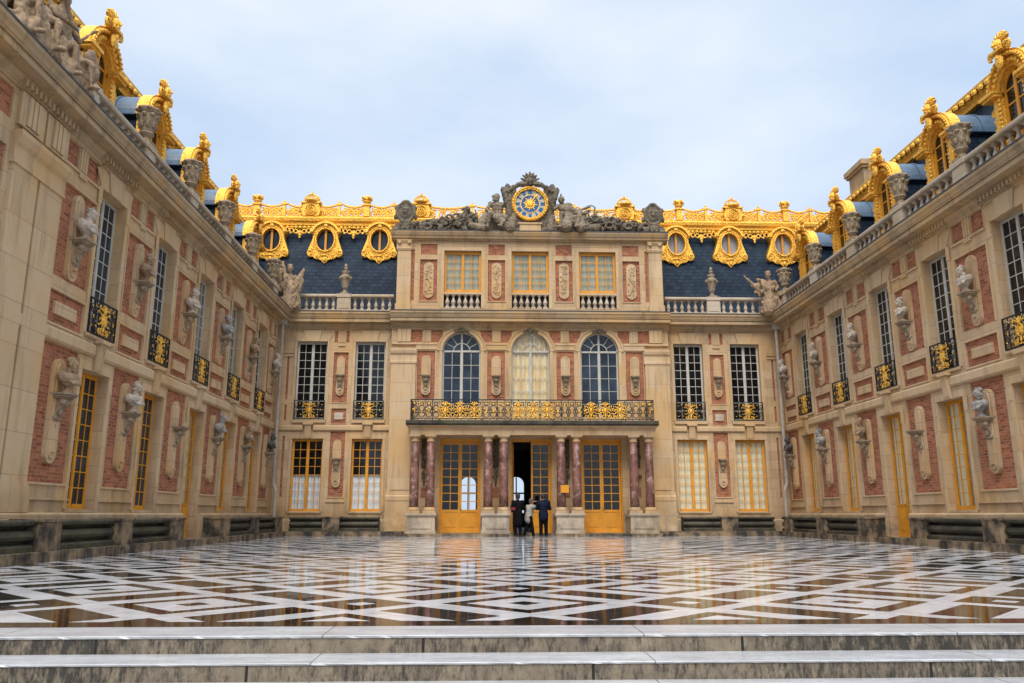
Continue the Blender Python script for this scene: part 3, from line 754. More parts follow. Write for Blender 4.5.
GOLDCORN = [(-.3, 0), (.12, 0), (.14, .12), (.20, .20), (.20, .30), (.30, .36), (.32, .46), (.28, .50), (-.3, .50)]
def wing(F, side, s0, cents, piers, s_end, states, low_states, busts_u, busts_l, label):
    R = root('palace_wing', F.p((s0 + 36) / 2, -2.5, 0), label, 'palace wing')
    st, br, tr = MB(F), MB(F), MB(F)
    HW = UW / 2; holes = []
    for i, c in enumerate(cents):
        holes.append((c - HW, c + HW, 5.03, 8.60, .40, 0))
        holes.append((c - HW, c + HW, .17 if i == 2 else 1.02, 4.19, .42, 0))
    for p, hw in piers:
        holes += [(p - hw, p + hw, 1.56, 4.50, .05, 1), (p - hw, p + hw, 5.95, 8.10, .05, 1), (p - hw, p + hw, 4.93, 5.64, .05, 1),
                  (p - hw, p - .19, 8.55, 9.11, .05, 1), (p + .19, p + hw, 8.55, 9.11, .05, 1)]
    if side == 'left': holes += [(11.4, 14.7, 1.9, 7.9, .05, 1), (11.4, 14.7, 8.45, 9.10, .05, 1)]
    wall_grid(st, F, s0, s_end, 0, 9.9, holes, R)
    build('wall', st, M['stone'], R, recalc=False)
    # trim
    for i, c in enumerate(cents):
        for (z0, z1) in ((5.03, 8.60), (.17 if i == 2 else 1.02, 4.19)):
            frame_strip(tr, c - HW, c + HW, z0, z1, .13, 0, .035, 'lr')
            tr.box(c - HW - .17, c - HW, .035, .05, z1 - .42, z1); tr.box(c + HW, c + HW + .17, .035, .05, z1 - .42, z1)
        lintel(tr, c, HW, 8.603, 9.12); tr.box(c - HW - .16, c + HW + .16, 0, .045, 9.12, 9.16)
        keystone(tr, c, 4.19, 4.87)
        tr.box(c - HW - .13, c - .225, 0, .036, 4.193, 4.40); tr.box(c + .225, c + HW + .13, 0, .036, 4.193, 4.40)
        tr.box(c - HW - .05, c + HW + .05, -.40, .07, 4.963, 5.028)
        if i != 2: tr.box(c - HW - .05, c + HW + .05, -.40, .06, .95, 1.018)
    for p, hw in piers:
        frame_strip(tr, p - hw, p + hw, 1.56, 4.50, .05, 0, .03, 'b')
        tr.box(p - hw - .16, p + hw + .16, 0, .05, 1.20, 1.25)
        frame_strip(tr, p - hw, p + hw, 4.93, 5.64, .045, 0, .022); frame_strip(tr, p - hw, p + hw, 5.95, 8.10, .045, 0, .022, 'lrt')
        tr.box(p - hw - .05, p + hw + .05, 0, .045, 8.49, 8.547); tr.box(p - hw - .05, p + hw + .05, 0, .045, 9.113, 9.158)
        triglyph(tr, p, 8.58, 9.10)
    tr.mould([(0, 4.53), (.05, 4.53), (.10, 4.60), (.10, 4.76), (.06, 4.82), (0, 4.82)], s0, s_end) if False else None
    ed = [s0] + [v for c in cents for v in (c - .225, c + .225)] + [s_end]
    for i in range(0, len(ed), 2): tr.mould([(0, 4.53), (.04, 4.53), (.085, 4.58), (.085, 4.78), (.05, 4.82), (0, 4.82)], ed[i], ed[i + 1])
    tr.mould([(0, .0), (.16, .0), (.16, .90), (.12, .94), (0, .94)], s0, cents[2] - HW - .1); tr.mould([(0, .0), (.16, .0), (.16, .90), (.12, .94), (0, .94)], cents[2] + HW + .1, s_end)
    if side == 'left':
        for a, b_ in ((14.86, 15.74), (15.82, 16.70)):
            tr.box(a, b_, 0, .08, 1.55, 7.62); tr.box(a - .03, b_ + .03, 0, .11, 1.45, 1.55)
            tr.mould([(0, 7.62), (.11, 7.62), (.11, 7.70), (.09, 7.72), (.09, 7.98), (.15, 8.06), (.20, 8.2), (.20, 8.30), (0, 8.30)], a - .04, b_ + .04)
            triglyph(tr, (a + b_) / 2, 8.50, 9.12, .5, 0, .12); tr.box(a, b_, 0, .08, 8.44, 9.15)
        tr.box(14.78, 16.76, .0, .14, .94, 1.45); tr.box(14.74, 16.80, 0, .19, .0, .9)
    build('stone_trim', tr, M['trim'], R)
    co = MB(F); co.mould(CORN, s0, s_end)
    spots = [(c - .98, c + .98) for c in cents] + ([(14.7, 16.86)] if side == 'left' else [])
    for a, b_ in spots:
        co.box(a, b_, 0.05, .10, 9.18, 9.36); k = int((b_ - a) / .155)
        for i in range(k): co.box(a + (b_ - a) * (i + .2) / k, a + (b_ - a) * (i + .78) / k, .10, .19, 9.21, 9.35)
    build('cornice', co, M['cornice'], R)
    gu = MB(F); gu.mould([(.10, 9.886), (.535, 9.886), (.55, 9.90), (.55, 9.93), (.5, 9.945), (.10, 9.92)], s0, s_end); build('lead_gutter', gu, M['leadgrey'], R)
    # windows
    for i, c in enumerate(cents):
        put_window(R, states[i], F, c, -.25, 5.035); put_grille(R, F, c, .06, 5.03)
        if i == 2:
            d = put_window(R, 'side_door', F, c, -.25, .18, 'door'); hb = MB(); hb.ell((.0, .08, 1.05), (.03, .03, .03)); link('handle', hb.mesh('handle', M['brass'], True), d)
        else: put_window(R, low_states[i], F, c, -.25, 1.025)
    for p, hw in piers:
        for me, zt in ((PLAQUE_U, 8.0), (PLAQUE_L, 4.22)): link('wall_plaque', me, R, F.p(p, -.05, zt), F.rz)
        for zt in (6.94, 3.46): link('bust_bracket', BRACKET, R, F.p(p, 0.0, zt), F.rz, (.82, .86, .88))
        pb = MB(F); pb.box(p - .46, p + .46, -.05, .015, 5.14, 5.42); build('stone_tablet', pb, M['stone'], R)
    # parapet, dormers, roof
    bp = [p for p, hw in piers]
    balustrade(R, F, (17.0 if side == 'left' else s0), 35.86, bp)
    ro = MB(F); A = s0 - 2
    ro.add([(A, -.75, 9.9), (39, -.75, 9.9), (39, -2.35, 13.95), (A, -2.35, 13.95), (A, -7, 14.6), (39, -7, 14.6), (39, -7, 9.9), (A, -7, 9.9)],
           [(0, 1, 2, 3), (3, 2, 5, 4), (4, 5, 6, 7), (0, 3, 4, 7), (1, 6, 5, 2)])
    build('slate_roof', ro, M['slate'], R)
    gc = MB(F); gc.mould([(a - 2.2, z + 13.72) for a, z in GOLDCORN], A, 38.6)
    s = A
    while s < 38.4: gc.ell((s, -1.9, 14.0), (.13, .08, .11), None, 6, 4); s += .34
    build('gilded_roof_cornice', gc, M['gold'], R)
    gt = MB(F); gt.box(s0, 36, -.75, .1, 9.86, 9.90); build('gutter_floor', gt, M['leadgrey'], R)
    for c in ([cents[0] - 3.45] if side == 'right' else []) + list(cents): put_dormer(R, F, c - .3, -.60 if side == 'left' else -.46, 10.2)
    return R
def pier_list(cents, first, last): return [(first, .79)] + [((a + b_) / 2, .745) for a, b_ in zip(cents, cents[1:])] + [(last, .62)]
LC = [19.14 + 3.43 * k for k in range(5)]; RC = [19.33 + 3.505 * k for k in range(5)]
LP = pier_list(LC, 17.53, 34.45); RP = pier_list(RC, 17.55, 35.06)
LWING = wing(LW, 'left', 11.0, LC, LP, 36, ['upper_blue', 'upper_blue', 'upper_shut', 'upper_shut', 'upper_dark'], ['lower_dark', 'lower_dark', None, 'lower_cream', 'lower_cream'], 0, 0,
             'palace wing with yellow-framed lower windows, its near end faced by a tall pale stone pilaster')
RWING = wing(RW, 'right', 16.3, RC, RP, 36, ['upper_dark'] * 5, ['lower_cream', 'lower_white', None, 'lower_cream', 'lower_cream'], 0, 0,
             'palace wing with dark upper windows and lead barrel dormers showing behind its balustrade')
ch = MB(); ch.v  # chimney behind the ridge of the right-hand wing
ch = MB(Face((0, 0, 0), (1, 0, 0), (0, 1, 0), 0)); ch.box(17.55, 18.35, 34.4, 35.9, 14.2, 16.75); ch.box(17.45, 18.45, 34.3, 36.0, 16.75, 16.88); ch.box(17.38, 18.52, 34.22, 36.08, 16.88, 17.12); ch.box(17.5, 18.4, 34.35, 35.95, 15.7, 15.8)
build('chimney', ch, M['cornice'], RWING)

# busts on the brackets
tone = {'marble': 'pale marble', 'greymarble': 'grey marble', 'bronze': 'dark bronze-toned', 'tanstatue': 'tan weathered stone'}
where_l = ['between the tall pilaster and the first window', 'between the first and second window', 'between the second and third window', 'between the third and fourth window', 'between the fourth and fifth window', 'beside the pale drainpipe in the corner']
where_r = [None] + ['between the first and second window', 'between the second and third window', 'between the third and fourth window', 'between the fourth and fifth window', 'beside the pale drainpipe in the corner']
UPL = ['marble', 'tanstatue', 'marble', 'greymarble', 'tanstatue', 'marble']; LOL = ['tanstatue', 'marble', None, 'greymarble', 'tanstatue', 'bronze']
UPR = [None, 'marble', 'marble', 'marble', 'marble', 'marble']; LOR = [None, 'greymarble', None, 'tanstatue', 'greymarble', 'bronze']
for i in range(6):
    for F, P, mats_, z, flo, side, wh in ((LW, LP, UPL, 6.94, 'upper', 'left', where_l), (LW, LP, LOL, 3.46, 'lower', 'left', where_l), (RW, RP, UPR, 6.94, 'upper', 'right', where_r), (RW, RP, LOR, 3.46, 'lower', 'right', where_r)):
        if mats_[i]: bust_thing(F, P[i][0], z, mats_[i], (i * 3 + (z > 5) + (F is RW) * 2) % 4, f'{tone[mats_[i]]} bust, {side} wing {flo} row, {wh[i]}', 'busts on brackets along the court walls')
# vases on the parapet piers
ordl = ['nearest the statues', 'second from the statues', 'third from the statues', 'fourth from the statues', 'nearest the back corner']
for i, (p, hw) in enumerate(LP):
    if 1 <= i <= 5: tag(link('stone_vase', VASE, None, LW.p(p, -.14, 10.855), LW.rz, (1.25, 1.25, 1.28)), f'carved grey stone vase on the left wing balustrade, {ordl[i - 1]}', 'vase', 'stone vases on the balustrades')
ordr = ['nearest the camera', 'second from the near end', 'third from the near end', 'fourth from the near end', 'at the back corner']
for i, (p, hw) in enumerate(RP):
    if 1 <= i: tag(link('stone_vase', VASE, None, RW.p(p, -.14, 10.855), RW.rz, (1.25, 1.25, 1.28)), f'carved grey stone vase on the right wing balustrade, {ordr[i - 1]}', 'vase', 'stone vases on the balustrades')
# ------------------------------------------------------------------ the main range at the back of the court
CX = 2.02
MR = root('palace_main_range', (CX, 38.0, 0), 'palace front with red marble columns, gilded balcony and blue slate roof', 'palace front')
st, br, tr, co, gu = MB(BK), MB(BK), MB(BK), MB(BK), MB(BK)
HW = UW / 2
XE0, XE1 = XL, XR
cL0, cL1 = CX - 6.30, CX + 6.30            # sides of the projecting centre
side_c = [CX - 9.90, CX - 7.27, CX + 7.27, CX + 9.90]
for (a, b_, cs, bp) in ((XE0, cL0, side_c[:2], CX - 8.585), (cL1, XE1, side_c[2:], CX + 8.585)):
    holes = []
    for c in cs: holes += [(c - HW, c + HW, 5.03, 8.60, .26, 0), (c - HW, c + HW, 1.02, 4.19, .26, 0)]
    w = .33
    holes += [(bp - w, bp + w, 1.66, 4.50, .05, 1), (bp - w, bp + w, 5.82, 8.10, .05, 1), (bp - w, bp + w, 4.86, 5.54, .05, 1), (bp - w, bp - .19, 8.56, 9.10, .05, 1), (bp + .19, bp + w, 8.56, 9.10, .05, 1)]
    ex = (XE0 + .36) if a == XE0 else (XE1 - .36)
    holes += [(ex - .05, ex + .05, 1.66, 4.3, .05, 1), (ex - .05, ex + .05, 5.0, 5.7, .05, 1), (ex - .05, ex + .05, 5.95, 7.9, .05, 1)]
    wall_grid(st, BK, a, b_, 0, 9.9, holes, MR)
    for c in cs:
        for (z0, z1) in ((5.03, 8.60), (1.02, 4.19)):
            frame_strip(tr, c - HW, c + HW, z0, z1, .11, 0, .03, 'lr')
        lintel(tr, c, HW, 8.603, 9.12, .025); keystone(tr, c, 4.19, 4.80)
        lintel(tr, c, HW, 4.193, 4.50, .02) if False else None
        tr.box(c - HW - .12, c - .225, 0, .03, 4.193, 4.36); tr.box(c + .225, c + HW + .12, 0, .03, 4.193, 4.36)
        tr.box(c - HW - .06, c + HW + .06, -.24, .08, 4.90, 5.028); tr.box(c - HW - .05, c + HW + .05, -.24, .05, .95, 1.018)
        put_window(MR, 'upper_dark', BK, c, -.20, 5.035); put_grille(MR, BK, c, .07, 5.03)
        put_window(MR, 'lower_half' if c < CX else 'lower_white' if c < CX + 8 else 'lower_cream', BK, c, -.20, 1.025)
    frame_strip(tr, bp - w, bp + w, 1.66, 4.50, .05, 0, .03, 'b'); frame_strip(tr, bp - w, bp + w, 5.82, 8.10, .04, 0, .02); frame_strip(tr, bp - w, bp + w, 4.86, 5.54, .035, 0, .02)
    tr.box(bp - .42, bp + .42, 0, .05, 1.42, 1.47); triglyph(tr, bp, 8.56, 9.10, .32)
    ed = [a] + [v for c in cs for v in (c - .225, c + .225)] + [b_]
    for i in range(0, len(ed), 2): tr.mould([(0, 4.53), (.04, 4.53), (.085, 4.58), (.085, 4.74), (.05, 4.78), (0, 4.78)], ed[i], ed[i + 1])
    tr.mould([(0, 0), (.14, 0), (.14, .66), (.10, .70), (0, .70)], a, b_)
    e0, e1 = (a, a + .62) if a == XE0 else (b_ - .62, b_)
    tr.box(e0, e1, .0, .04, 7.9, 8.0); tr.mould([(0, 8.0), (.08, 8.04), (.1, 8.14), (0, 8.16)], e0, e1)
    co.mould(shift(CORN, .0), a, b_); gu.mould([(.10, 9.886), (.535, 9.886), (.55, 9.90), (.55, 9.93), (.5, 9.945), (.10, 9.92)], a, b_)
    link('wall_plaque', PLAQUE_LB, MR, BK.p(bp, -.05, 7.92), 0, (.85, 1, 1.0)); link('wall_plaque', PLAQUE_LB, MR, BK.p(bp, -.05, 4.15), 0, (.9, 1, 1.16))
    for zt in (7.05, 3.32): link('wall_bracket', BRACKET, MR, BK.p(bp, .0, zt), 0, (.72, .72, .9))
    pb = MB(BK); pb.box(bp - .2, bp + .2, -.05, .0, 5.05, 5.36); build('stone_tablet', pb, M['greystone'], MR)
    balustrade(MR, BK, (XE0 + .5) if a == XE0 else cL1 + .0, cL0 if a == XE0 else XE1 - .5, [bp], -.14)

# the projecting centre: ground floor doors, three arched windows, attic
PW = [CX - 3.13, CX, CX + 3.13]
holes = [(c - .905, c + .905, .12, 4.18, .45, 0) for c in PW]
holes += [(c - .87, c + .87, 5.06, 9.02, .32, 0) for c in PW]
for u in (-4.72, -1.565, 1.565, 4.72):
    holes += [(CX + u - .40, CX + u + .40, 5.90, 8.14, .05, 1)]
    for (a, b_) in ((-.74, -.2), (.2, .74)):
        aa, bb = CX + u + a, CX + u + b_
        holes.append((aa, bb, 8.54, 9.10, .05, 1))
wall_grid(st, CT, cL0, cL1, 0, 9.9, holes, MR)
for c in PW:                                             # fill the corners of the arched openings
    k = 14; r = .87; zs = 8.15
    for sg in (-1, 1):
        arc = [(c + sg * r * math.cos(math.pi / 2 * i / k), zs + r * math.sin(math.pi / 2 * i / k)) for i in range(k + 1)]
        st.prism(arc + [(c, 9.02), (c + sg * r, 9.02)], -.32, -.0)
    tr.F = CT
    tr.arch(c, zs, .871, .93, 0, .05, 0, 180, 28); tr.arch(c, zs, .93, 1.04, 0, .03, 0, 180, 28); tr.arch(c, zs, 1.04, 1.10, 0, .07, 0, 180, 28)
    tr.box(c - 1.0, c - .871, 0, .03, 5.06, 8.14); tr.box(c + .871, c + 1.0, 0, .03, 5.06, 8.14)
    tr.box(c - .87, c + .87, -.30, .05, 4.90, 5.058)
    put_window(MR, 'arch_yellow' if c == CX else 'arch_blue', CT, c, -.2, 5.06)
tr.F = CT
bands = [(cL0 + 1.1, PW[0] - 1.11), (PW[0] + 1.11, PW[1] - 1.11), (PW[1] + 1.11, PW[2] - 1.11), (PW[2] + 1.11, cL1 - 1.1)]
for a, b_ in bands: tr.mould([(0, 8.20), (.04, 8.20), (.04, 8.40), (.07, 8.42), (.07, 8.50), (0, 8.50)], a, b_)
for u in (-4.72, -1.565, 1.565, 4.72):
    triglyph(tr, CX + u, 8.56, 9.10, .34); frame_strip(tr, CX + u - .40, CX + u + .40, 5.90, 8.14, .04, 0, .02, 'lr')
    link('wall_plaque', PLAQUE_LB, MR, CT.p(CX + u, -.05, 7.92)); link('wall_bracket', BRACKET, MR, CT.p(CX + u, .0, 7.0), 0, (.72, .72, .9))
for sg in (-1, 1):                                       # giant pilasters with sunk panels at either end
    a, b_ = sorted((CX + sg * 6.28, CX + sg * 5.18))
    for z0, z1 in ((1.85, 7.55),): tr.box(a, b_, 0, .12, z0, z1); tr.box(a + .14, b_ - .14, .12, .15, z0 + .1, z1 - .12)
    tr.mould([(0, 7.55), (.15, 7.55), (.15, 7.66), (.13, 7.68), (.13, 7.92), (.19, 8.0), (.22, 8.12), (.22, 8.22), (0, 8.22)], a - .04, b_ + .04)
    tr.box(a, b_, 0, .10, 8.42, 8.50); triglyph(tr, (a + b_) / 2, 8.54, 9.14, .62, 0, .10)
    tr.mould([(0, 1.0), (.19, 1.0), (.19, 1.45), (.21, 1.50), (.21, 1.66), (.16, 1.72), (.16, 1.85), (0, 1.85)], a - .05, b_ + .05)
    tr.box(a - .07, b_ + .07, 0, .24, 0, 1.0)
co.F = CT; gu.F = CT
co.mould(CORN, cL0 - .05, cL1 + .05); co.mould([(0, 9.12), (.06, 9.12), (.06, 9.158), (0, 9.158)], cL0, cL1)
gu.mould([(.0, 9.886), (.535, 9.886), (.55, 9.90), (.55, 9.93), (.5, 9.945), (.0, 9.92)], cL0 - .06, cL1 + .06)
for c in PW:                                             # carved shells over the arches
    sh = MB(CT)
    for i in range(7):
        t = RAD(-70 + 23 * i); sh.ell((c + .13 * math.sin(t), .13, 9.06 + .07 * math.cos(t)), (.035, .05, .08), Matrix.Rotation(t, 3, 'Y'), 6, 5)
    sh.ell((c, .15, 9.02), (.08, .07, .05)); sh.ell((c - .25, .12, 9.04), (.1, .05, .045)); sh.ell((c + .25, .12, 9.04), (.1, .05, .045))
    build('carved_shell', sh, M['darkstatue'], MR, True)
# attic storey
AW = PW; holes = []
for c in AW: holes += [(c - .86, c + .86, 10.14, 12.90, .30, 0)]
for u in (-4.70, -1.565, 1.565, 4.70):
    holes += [(CX + u - .40, CX + u + .40, 10.48, 12.46, .06, 1), (CX + u - .38, CX + u + .38, 12.70, 13.22, .05, 1)]
for sg in (-1, 1):
    a, b_ = sorted((CX + sg * 5.50, CX + sg * 5.36)); holes.append((a, b_, 10.48, 12.95, .05, 1))
AT = Face((0, YC, 0), (1, 0, 0), (0, -1, 0), 0)
wall_grid(st, AT, CX - 6.16, CX + 6.16, 9.88, 13.46, holes, MR, .0)
st.F = AT
for sg in (-1, 1):
    x = CX + sg * 6.16; st.add([(x, 0, 9.88), (x, -3.6, 9.88), (x, -3.6, 13.46), (x, 0, 13.46)], [(0, 1, 2, 3)])
    a, b_ = sorted((CX + sg * 6.14, CX + sg * 5.52))
    tr.box(a, b_, 0, .13, 10.30, 12.86); tr.box(a - .05, b_ + .05, 0, .17, 9.9, 10.30)
    tr.mould([(0, 12.86), (.16, 12.86), (.19, 12.96), (.15, 13.0), (.15, 13.16), (.22, 13.28), (.24, 13.36), (0, 13.36)], a - .05, b_ + .05)
    for s_ in (a + .08, b_ - .08): tr.ell((s_, .2, 13.22), (.09, .06, .09))
for c in AW:
    frame_strip(tr, c - .86, c + .86, 10.14, 12.90, .16, 0, .035, 'lrt')
    tr.box(c - .86, c + .86, -.26, .02, 10.80, 10.90)
    put_window(MR, 'attic', AT, c, -.16, 10.91)
    pp = MB(AT); pp.box(c - .86, c + .86, -.22, .02, 10.14, 10.155); o = build('window_parapet', pp, M['greystone'], MR)
    balusters(o, AT, c - .83, c + .83, -.10, 10.156, BALUSTER_WIDE, .27)
    bk = MB(AT); bk.box(c - .86, c + .86, -.30, -.28, 10.14, 10.9); build('parapet_back', bk, M['iron'], MR)
for u in (-4.70, -1.565, 1.565, 4.70):
    frame_strip(tr, CX + u - .40, CX + u + .40, 10.48, 12.46, .04, 0, .03)
    rl = MB(AT); rl.prism([(CX + u + a, z) for a, z in stadium(.46, 10.62, 12.34)], -.06, .0); rr = random.Random(int(u * 10) + 99)
    for i in range(34):
        x, z = rr.uniform(-.16, .16), rr.uniform(10.78, 12.2); rl.ell((CX + u + x, .0, z), (rr.uniform(.02, .07), .04, rr.uniform(.02, .06)), Matrix.Rotation(rr.uniform(0, 3), 3, 'Y'), 6, 4)
    rl.tube([(CX + u - .08, .02, 10.85), (CX + u + .1, .02, 11.3), (CX + u - .1, .02, 11.7), (CX + u + .08, .02, 12.15)], .025, 5)
    build('carved_oval_panel', rl, M['stone'], MR)
tr.box(CX - 5.3, CX + 5.3, 0, .03, 12.955, 12.99) if False else None
co.F = AT
co.mould([(-.3, 13.36), (.08, 13.362), (.10, 13.40), (.22, 13.44), (.24, 13.52), (.28, 13.56), (.34, 13.70), (.34, 13.76), (-.3, 13.76)], CX - 6.44, CX + 6.44)
co.box(CX - 6.16, CX + 6.16, .0, .05, 9.9, 10.12)
gu.F = AT; gu.mould([(-.3, 13.761), (.36, 13.761), (.36, 13.80), (-.3, 13.82)], CX - 6.46, CX + 6.46)
ar = MB(AT); ar.box(CX - 6.16, CX + 6.16, -3.6, -.31, 13.3, 13.74); build('attic_roof', ar, M['leadgrey'], MR)
# portico
tr.F = CT; YF = 1.5                                        # front of the portico out from the wall
po = MB(CT)
po.box(CX - 5.24, CX + 5.24, .02, 1.20, 4.24, 4.43); po.mould([(.0, 4.43), (1.20, 4.43), (1.27, 4.49), (1.27, 4.55), (.0, 4.55)], CX - 5.31, CX + 5.31)
po.mould([(.0, 4.55), (1.30, 4.55), (1.37, 4.63), (.0, 4.63)], CX - 5.36, CX + 5.36)
build('entablature', po, M['stone'], MR)
sl = MB(CT); sl.mould([(.0, 4.635), (1.42, 4.635), (1.48, 4.70), (1.48, 4.82), (1.45, 4.84), (.0, 4.84)], CX - 5.42, CX + 5.42); build('balcony_slab', sl, M['bench'], MR)
colm = MB(); colm.lathe(0, 0, [(.195, 0), (.195, .5), (.19, 1.2), (.178, 2.0), (.165, 2.78)], 20); COLSH = colm.mesh('shaft', M['redmarble'], True)
cap = MB(); cap.lathe(0, 0, [(.17, 2.78), (.19, 2.80), (.19, 2.83), (.175, 2.85), (.175, 2.93), (.225, 2.98), (.225, 3.0)], 20); cap.box(-.245, .245, -.245, .245, 3.0, 3.07); CAPM = cap.mesh('capital', M['stone'])
bs = MB(); bs.box(-.27, .27, -.27, .27, -.26, -.13); bs.lathe(0, 0, [(.26, -.13), (.275, -.10), (.26, -.06), (.225, -.045), (.23, -.02), (.205, 0), (.195, .001)], 20); BASEM = bs.mesh('column_base', M['stone'])
pair = [CX - 4.70, CX - 1.565, CX + 1.565, CX + 4.70]
for c in pair:
    for sg in (-1, 1):
        o = link('column', COLSH, MR, CT.p(c + sg * .335, .95, 1.20)); o.scale = (1, 1, 1)
        link('capital', CAPM, o, (0, 0, -.03)); link('column_base', BASEM, o)
    pd = MB(CT); pd.box(c - .62, c + .62, .10, 1.27, .10, .22); pd.box(c - .58, c + .58, .12, 1.22, .22, .82); pd.mould([(.1, .82), (1.26, .82), (1.29, .88), (1.29, .94), (.1, .94)], c - .64, c + .64)
    pd.box(c - .44, c + .44, 1.22, 1.245, .32, .74)
    for x in (c - .335, c + .335): pd.box(x - .3, x + .3, .7, 1.24, .941, .955)
    build('pedestal', pd, M['greystone'], MR)
    # carved trophy and stone panel on the wall between each pair
    tp = MB(CT); q = random.Random(int(c * 7))
    tp.box(c - .12, c + .12, 0, .08, 2.9, 4.15)
    for i in range(22): tp.ell((c + q.uniform(-.1, .1), .1, q.uniform(2.5, 4.1)), (q.uniform(.04, .09), .08, q.uniform(.05, .12)), Matrix.Rotation(q.uniform(0, 3), 3, 'Y'), 6, 4)
    for i in range(4): tp.ell((c, .08, 2.55 - .12 * i), (.09 - .015 * i, .06, .08), None, 6, 4)
    build('carved_trophy', tp, M['darkstatue'], MR, True)
    tb = MB(CT); tb.box(c - .13, c + .13, 0, .03, 1.65, 2.05); build('brick_tablet', tb, M['brick'], MR)
sp = MB(CT); sp.box(CX - 5.4, CX + 5.4, 0.0, 1.36, 0.0, .12); build('portico_step', sp, M['benchblock'], MR)
# the three glazed doors
def leaf_meshes(w, h, zg0, zg1):
    f, p = MB(), MB(); s_ = .075
    f.box(0, s_, -.03, .03, 0, h); f.box(w - s_, w, -.03, .03, 0, h); f.box(s_, w - s_, -.03, .03, h - .12, h); f.box(s_, w - s_, -.03, .03, zg0 - .1, zg0); f.box(s_, w - s_, -.03, .03, 0, .14)
    f.box(s_, w - s_, -.02, .01, .14, zg0 - .1); f.box(s_ + .08, w - s_ - .08, .01, .026, .24, zg0 - .2)
    x = w / 2; f.box(x - .016, x + .016, -.02, .02, zg0, h - .12)
    for r in range(1, 8):
        z = zg0 + (h - .12 - zg0) * r / 8; f.box(s_, x - .016, -.02, .02, z - .016, z + .016); f.box(x + .016, w - s_, -.02, .02, z - .016, z + .016)
    p.quad((s_ - .01, -.003, zg0 - .01), (w - s_ + .01, -.003, zg0 - .01), (w - s_ + .01, -.003, h - .11), (s_ - .01, -.003, h - .11))
    return f.mesh('door_leaf', M['ochre']), p.mesh('leaf_pane', M['clearglass'], recalc=False)
LEAF, LPANE = leaf_meshes(.842, 3.93, .98, 3.8)
M['smokedglass'] = None
for c in PW:
    fr = MB(CT); fr.box(c - .903, c - .85, -.4, -.1, .125, 4.175); fr.box(c + .85, c + .903, -.4, -.1, .125, 4.175); fr.box(c - .85, c + .85, -.4, -.1, 4.06, 4.175)
    d = build('double_door', fr, M['ochre'], MR)
    l1 = link('door_leaf', LEAF, d, CT.p(c - .845, -.26, .125), RAD(84) if c == CX else 0); l2 = link('door_leaf', LEAF, d, CT.p(c + .003, -.26, .125))
    for l in (l1, l2): link('pane', LPANE, l)
    hb = MB(); hb.ell((.045, .06, 1.0), (.025, .035, .025)); hb.box(.03, .06, .03, .04, .9, 1.1); link('handle', hb.mesh('handle', M['brass']), l2)
# the vestibule behind the doors, with arched garden doors at its far end
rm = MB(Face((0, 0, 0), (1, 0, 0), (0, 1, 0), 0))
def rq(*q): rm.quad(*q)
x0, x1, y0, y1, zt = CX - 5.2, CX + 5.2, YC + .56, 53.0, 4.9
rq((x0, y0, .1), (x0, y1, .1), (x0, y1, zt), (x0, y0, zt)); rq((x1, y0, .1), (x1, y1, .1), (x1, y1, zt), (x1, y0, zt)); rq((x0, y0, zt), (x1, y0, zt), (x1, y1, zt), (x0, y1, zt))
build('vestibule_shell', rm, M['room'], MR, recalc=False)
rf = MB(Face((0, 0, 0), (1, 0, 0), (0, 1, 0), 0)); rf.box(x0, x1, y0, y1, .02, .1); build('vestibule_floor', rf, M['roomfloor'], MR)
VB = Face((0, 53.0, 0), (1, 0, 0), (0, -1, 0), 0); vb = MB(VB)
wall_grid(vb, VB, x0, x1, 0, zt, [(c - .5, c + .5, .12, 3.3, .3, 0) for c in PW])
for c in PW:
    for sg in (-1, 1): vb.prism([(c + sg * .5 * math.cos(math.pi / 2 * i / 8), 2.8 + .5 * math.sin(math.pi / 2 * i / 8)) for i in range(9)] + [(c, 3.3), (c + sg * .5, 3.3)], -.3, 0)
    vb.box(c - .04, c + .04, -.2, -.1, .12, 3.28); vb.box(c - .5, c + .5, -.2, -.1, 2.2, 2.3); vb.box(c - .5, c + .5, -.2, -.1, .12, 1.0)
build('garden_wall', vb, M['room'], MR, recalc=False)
# balcony railing
ir, go = MB(CT), MB(CT); n0 = 1.40; zb, zt = 4.84, 5.74; L0, L1 = CX - 5.22, CX + 5.22
ir.box(L0, L1, n0 - .02, n0 + .02, zt - .04, zt); ir.box(L0, L1, n0 - .015, n0 + .015, zb + .05, zb + .08); ir.box(L0, L1, n0 - .012, n0 + .012, zt - .13, zt - .11)
for x in (L0, L1): ir.box(x - .02, x + .02, .0, n0, zt - .04, zt); ir.box(x - .015, x + .015, 0, n0, zb + .05, zb + .08)
for x in (L0, L1):
    for k in range(5): ir.box(x - .01, x + .01, .12 + .27 * k, .14 + .27 * k, zb, zt - .04)
r4 = random.Random(11); x = L0; step = (L1 - L0) / 34
for i in range(35):
    xx = L0 + i * step; w_ = .018 if i % 3 == 0 else .010
    ir.box(xx - w_, xx + w_, n0 - w_, n0 + w_, zb, zt - .04)
    if i < 34:
        m = xx + step / 2
        for (z, r) in ((zb + .24, .12), (zb + .52, .12), (zb + .70, .075)): ir.ringv((m, n0, z), r, r, .016, 12, 4)
        ir.volute((m - .07, n0, zb + .38), .10, 1.4, .017, 1); ir.volute((m + .07, n0, zb + .38), .10, 1.4, .017, -1)
        near = min(abs(m - c) for c in PW) < 1.05
        for k in range(3):
            go.ell((m + r4.uniform(-.1, .1), n0 + .03, zb + r4.uniform(.15, .75)), (.05, .02, .03), Matrix.Rotation(r4.uniform(0, 3), 3, 'Y'), 6, 4)
        if not near: go.ell((m, n0 + .02, zb + .72), (.07, .02, .035)); go.ell((m, n0 + .02, zb + .38), (.03, .02, .08))
mk = MB(); K_ = 1.0
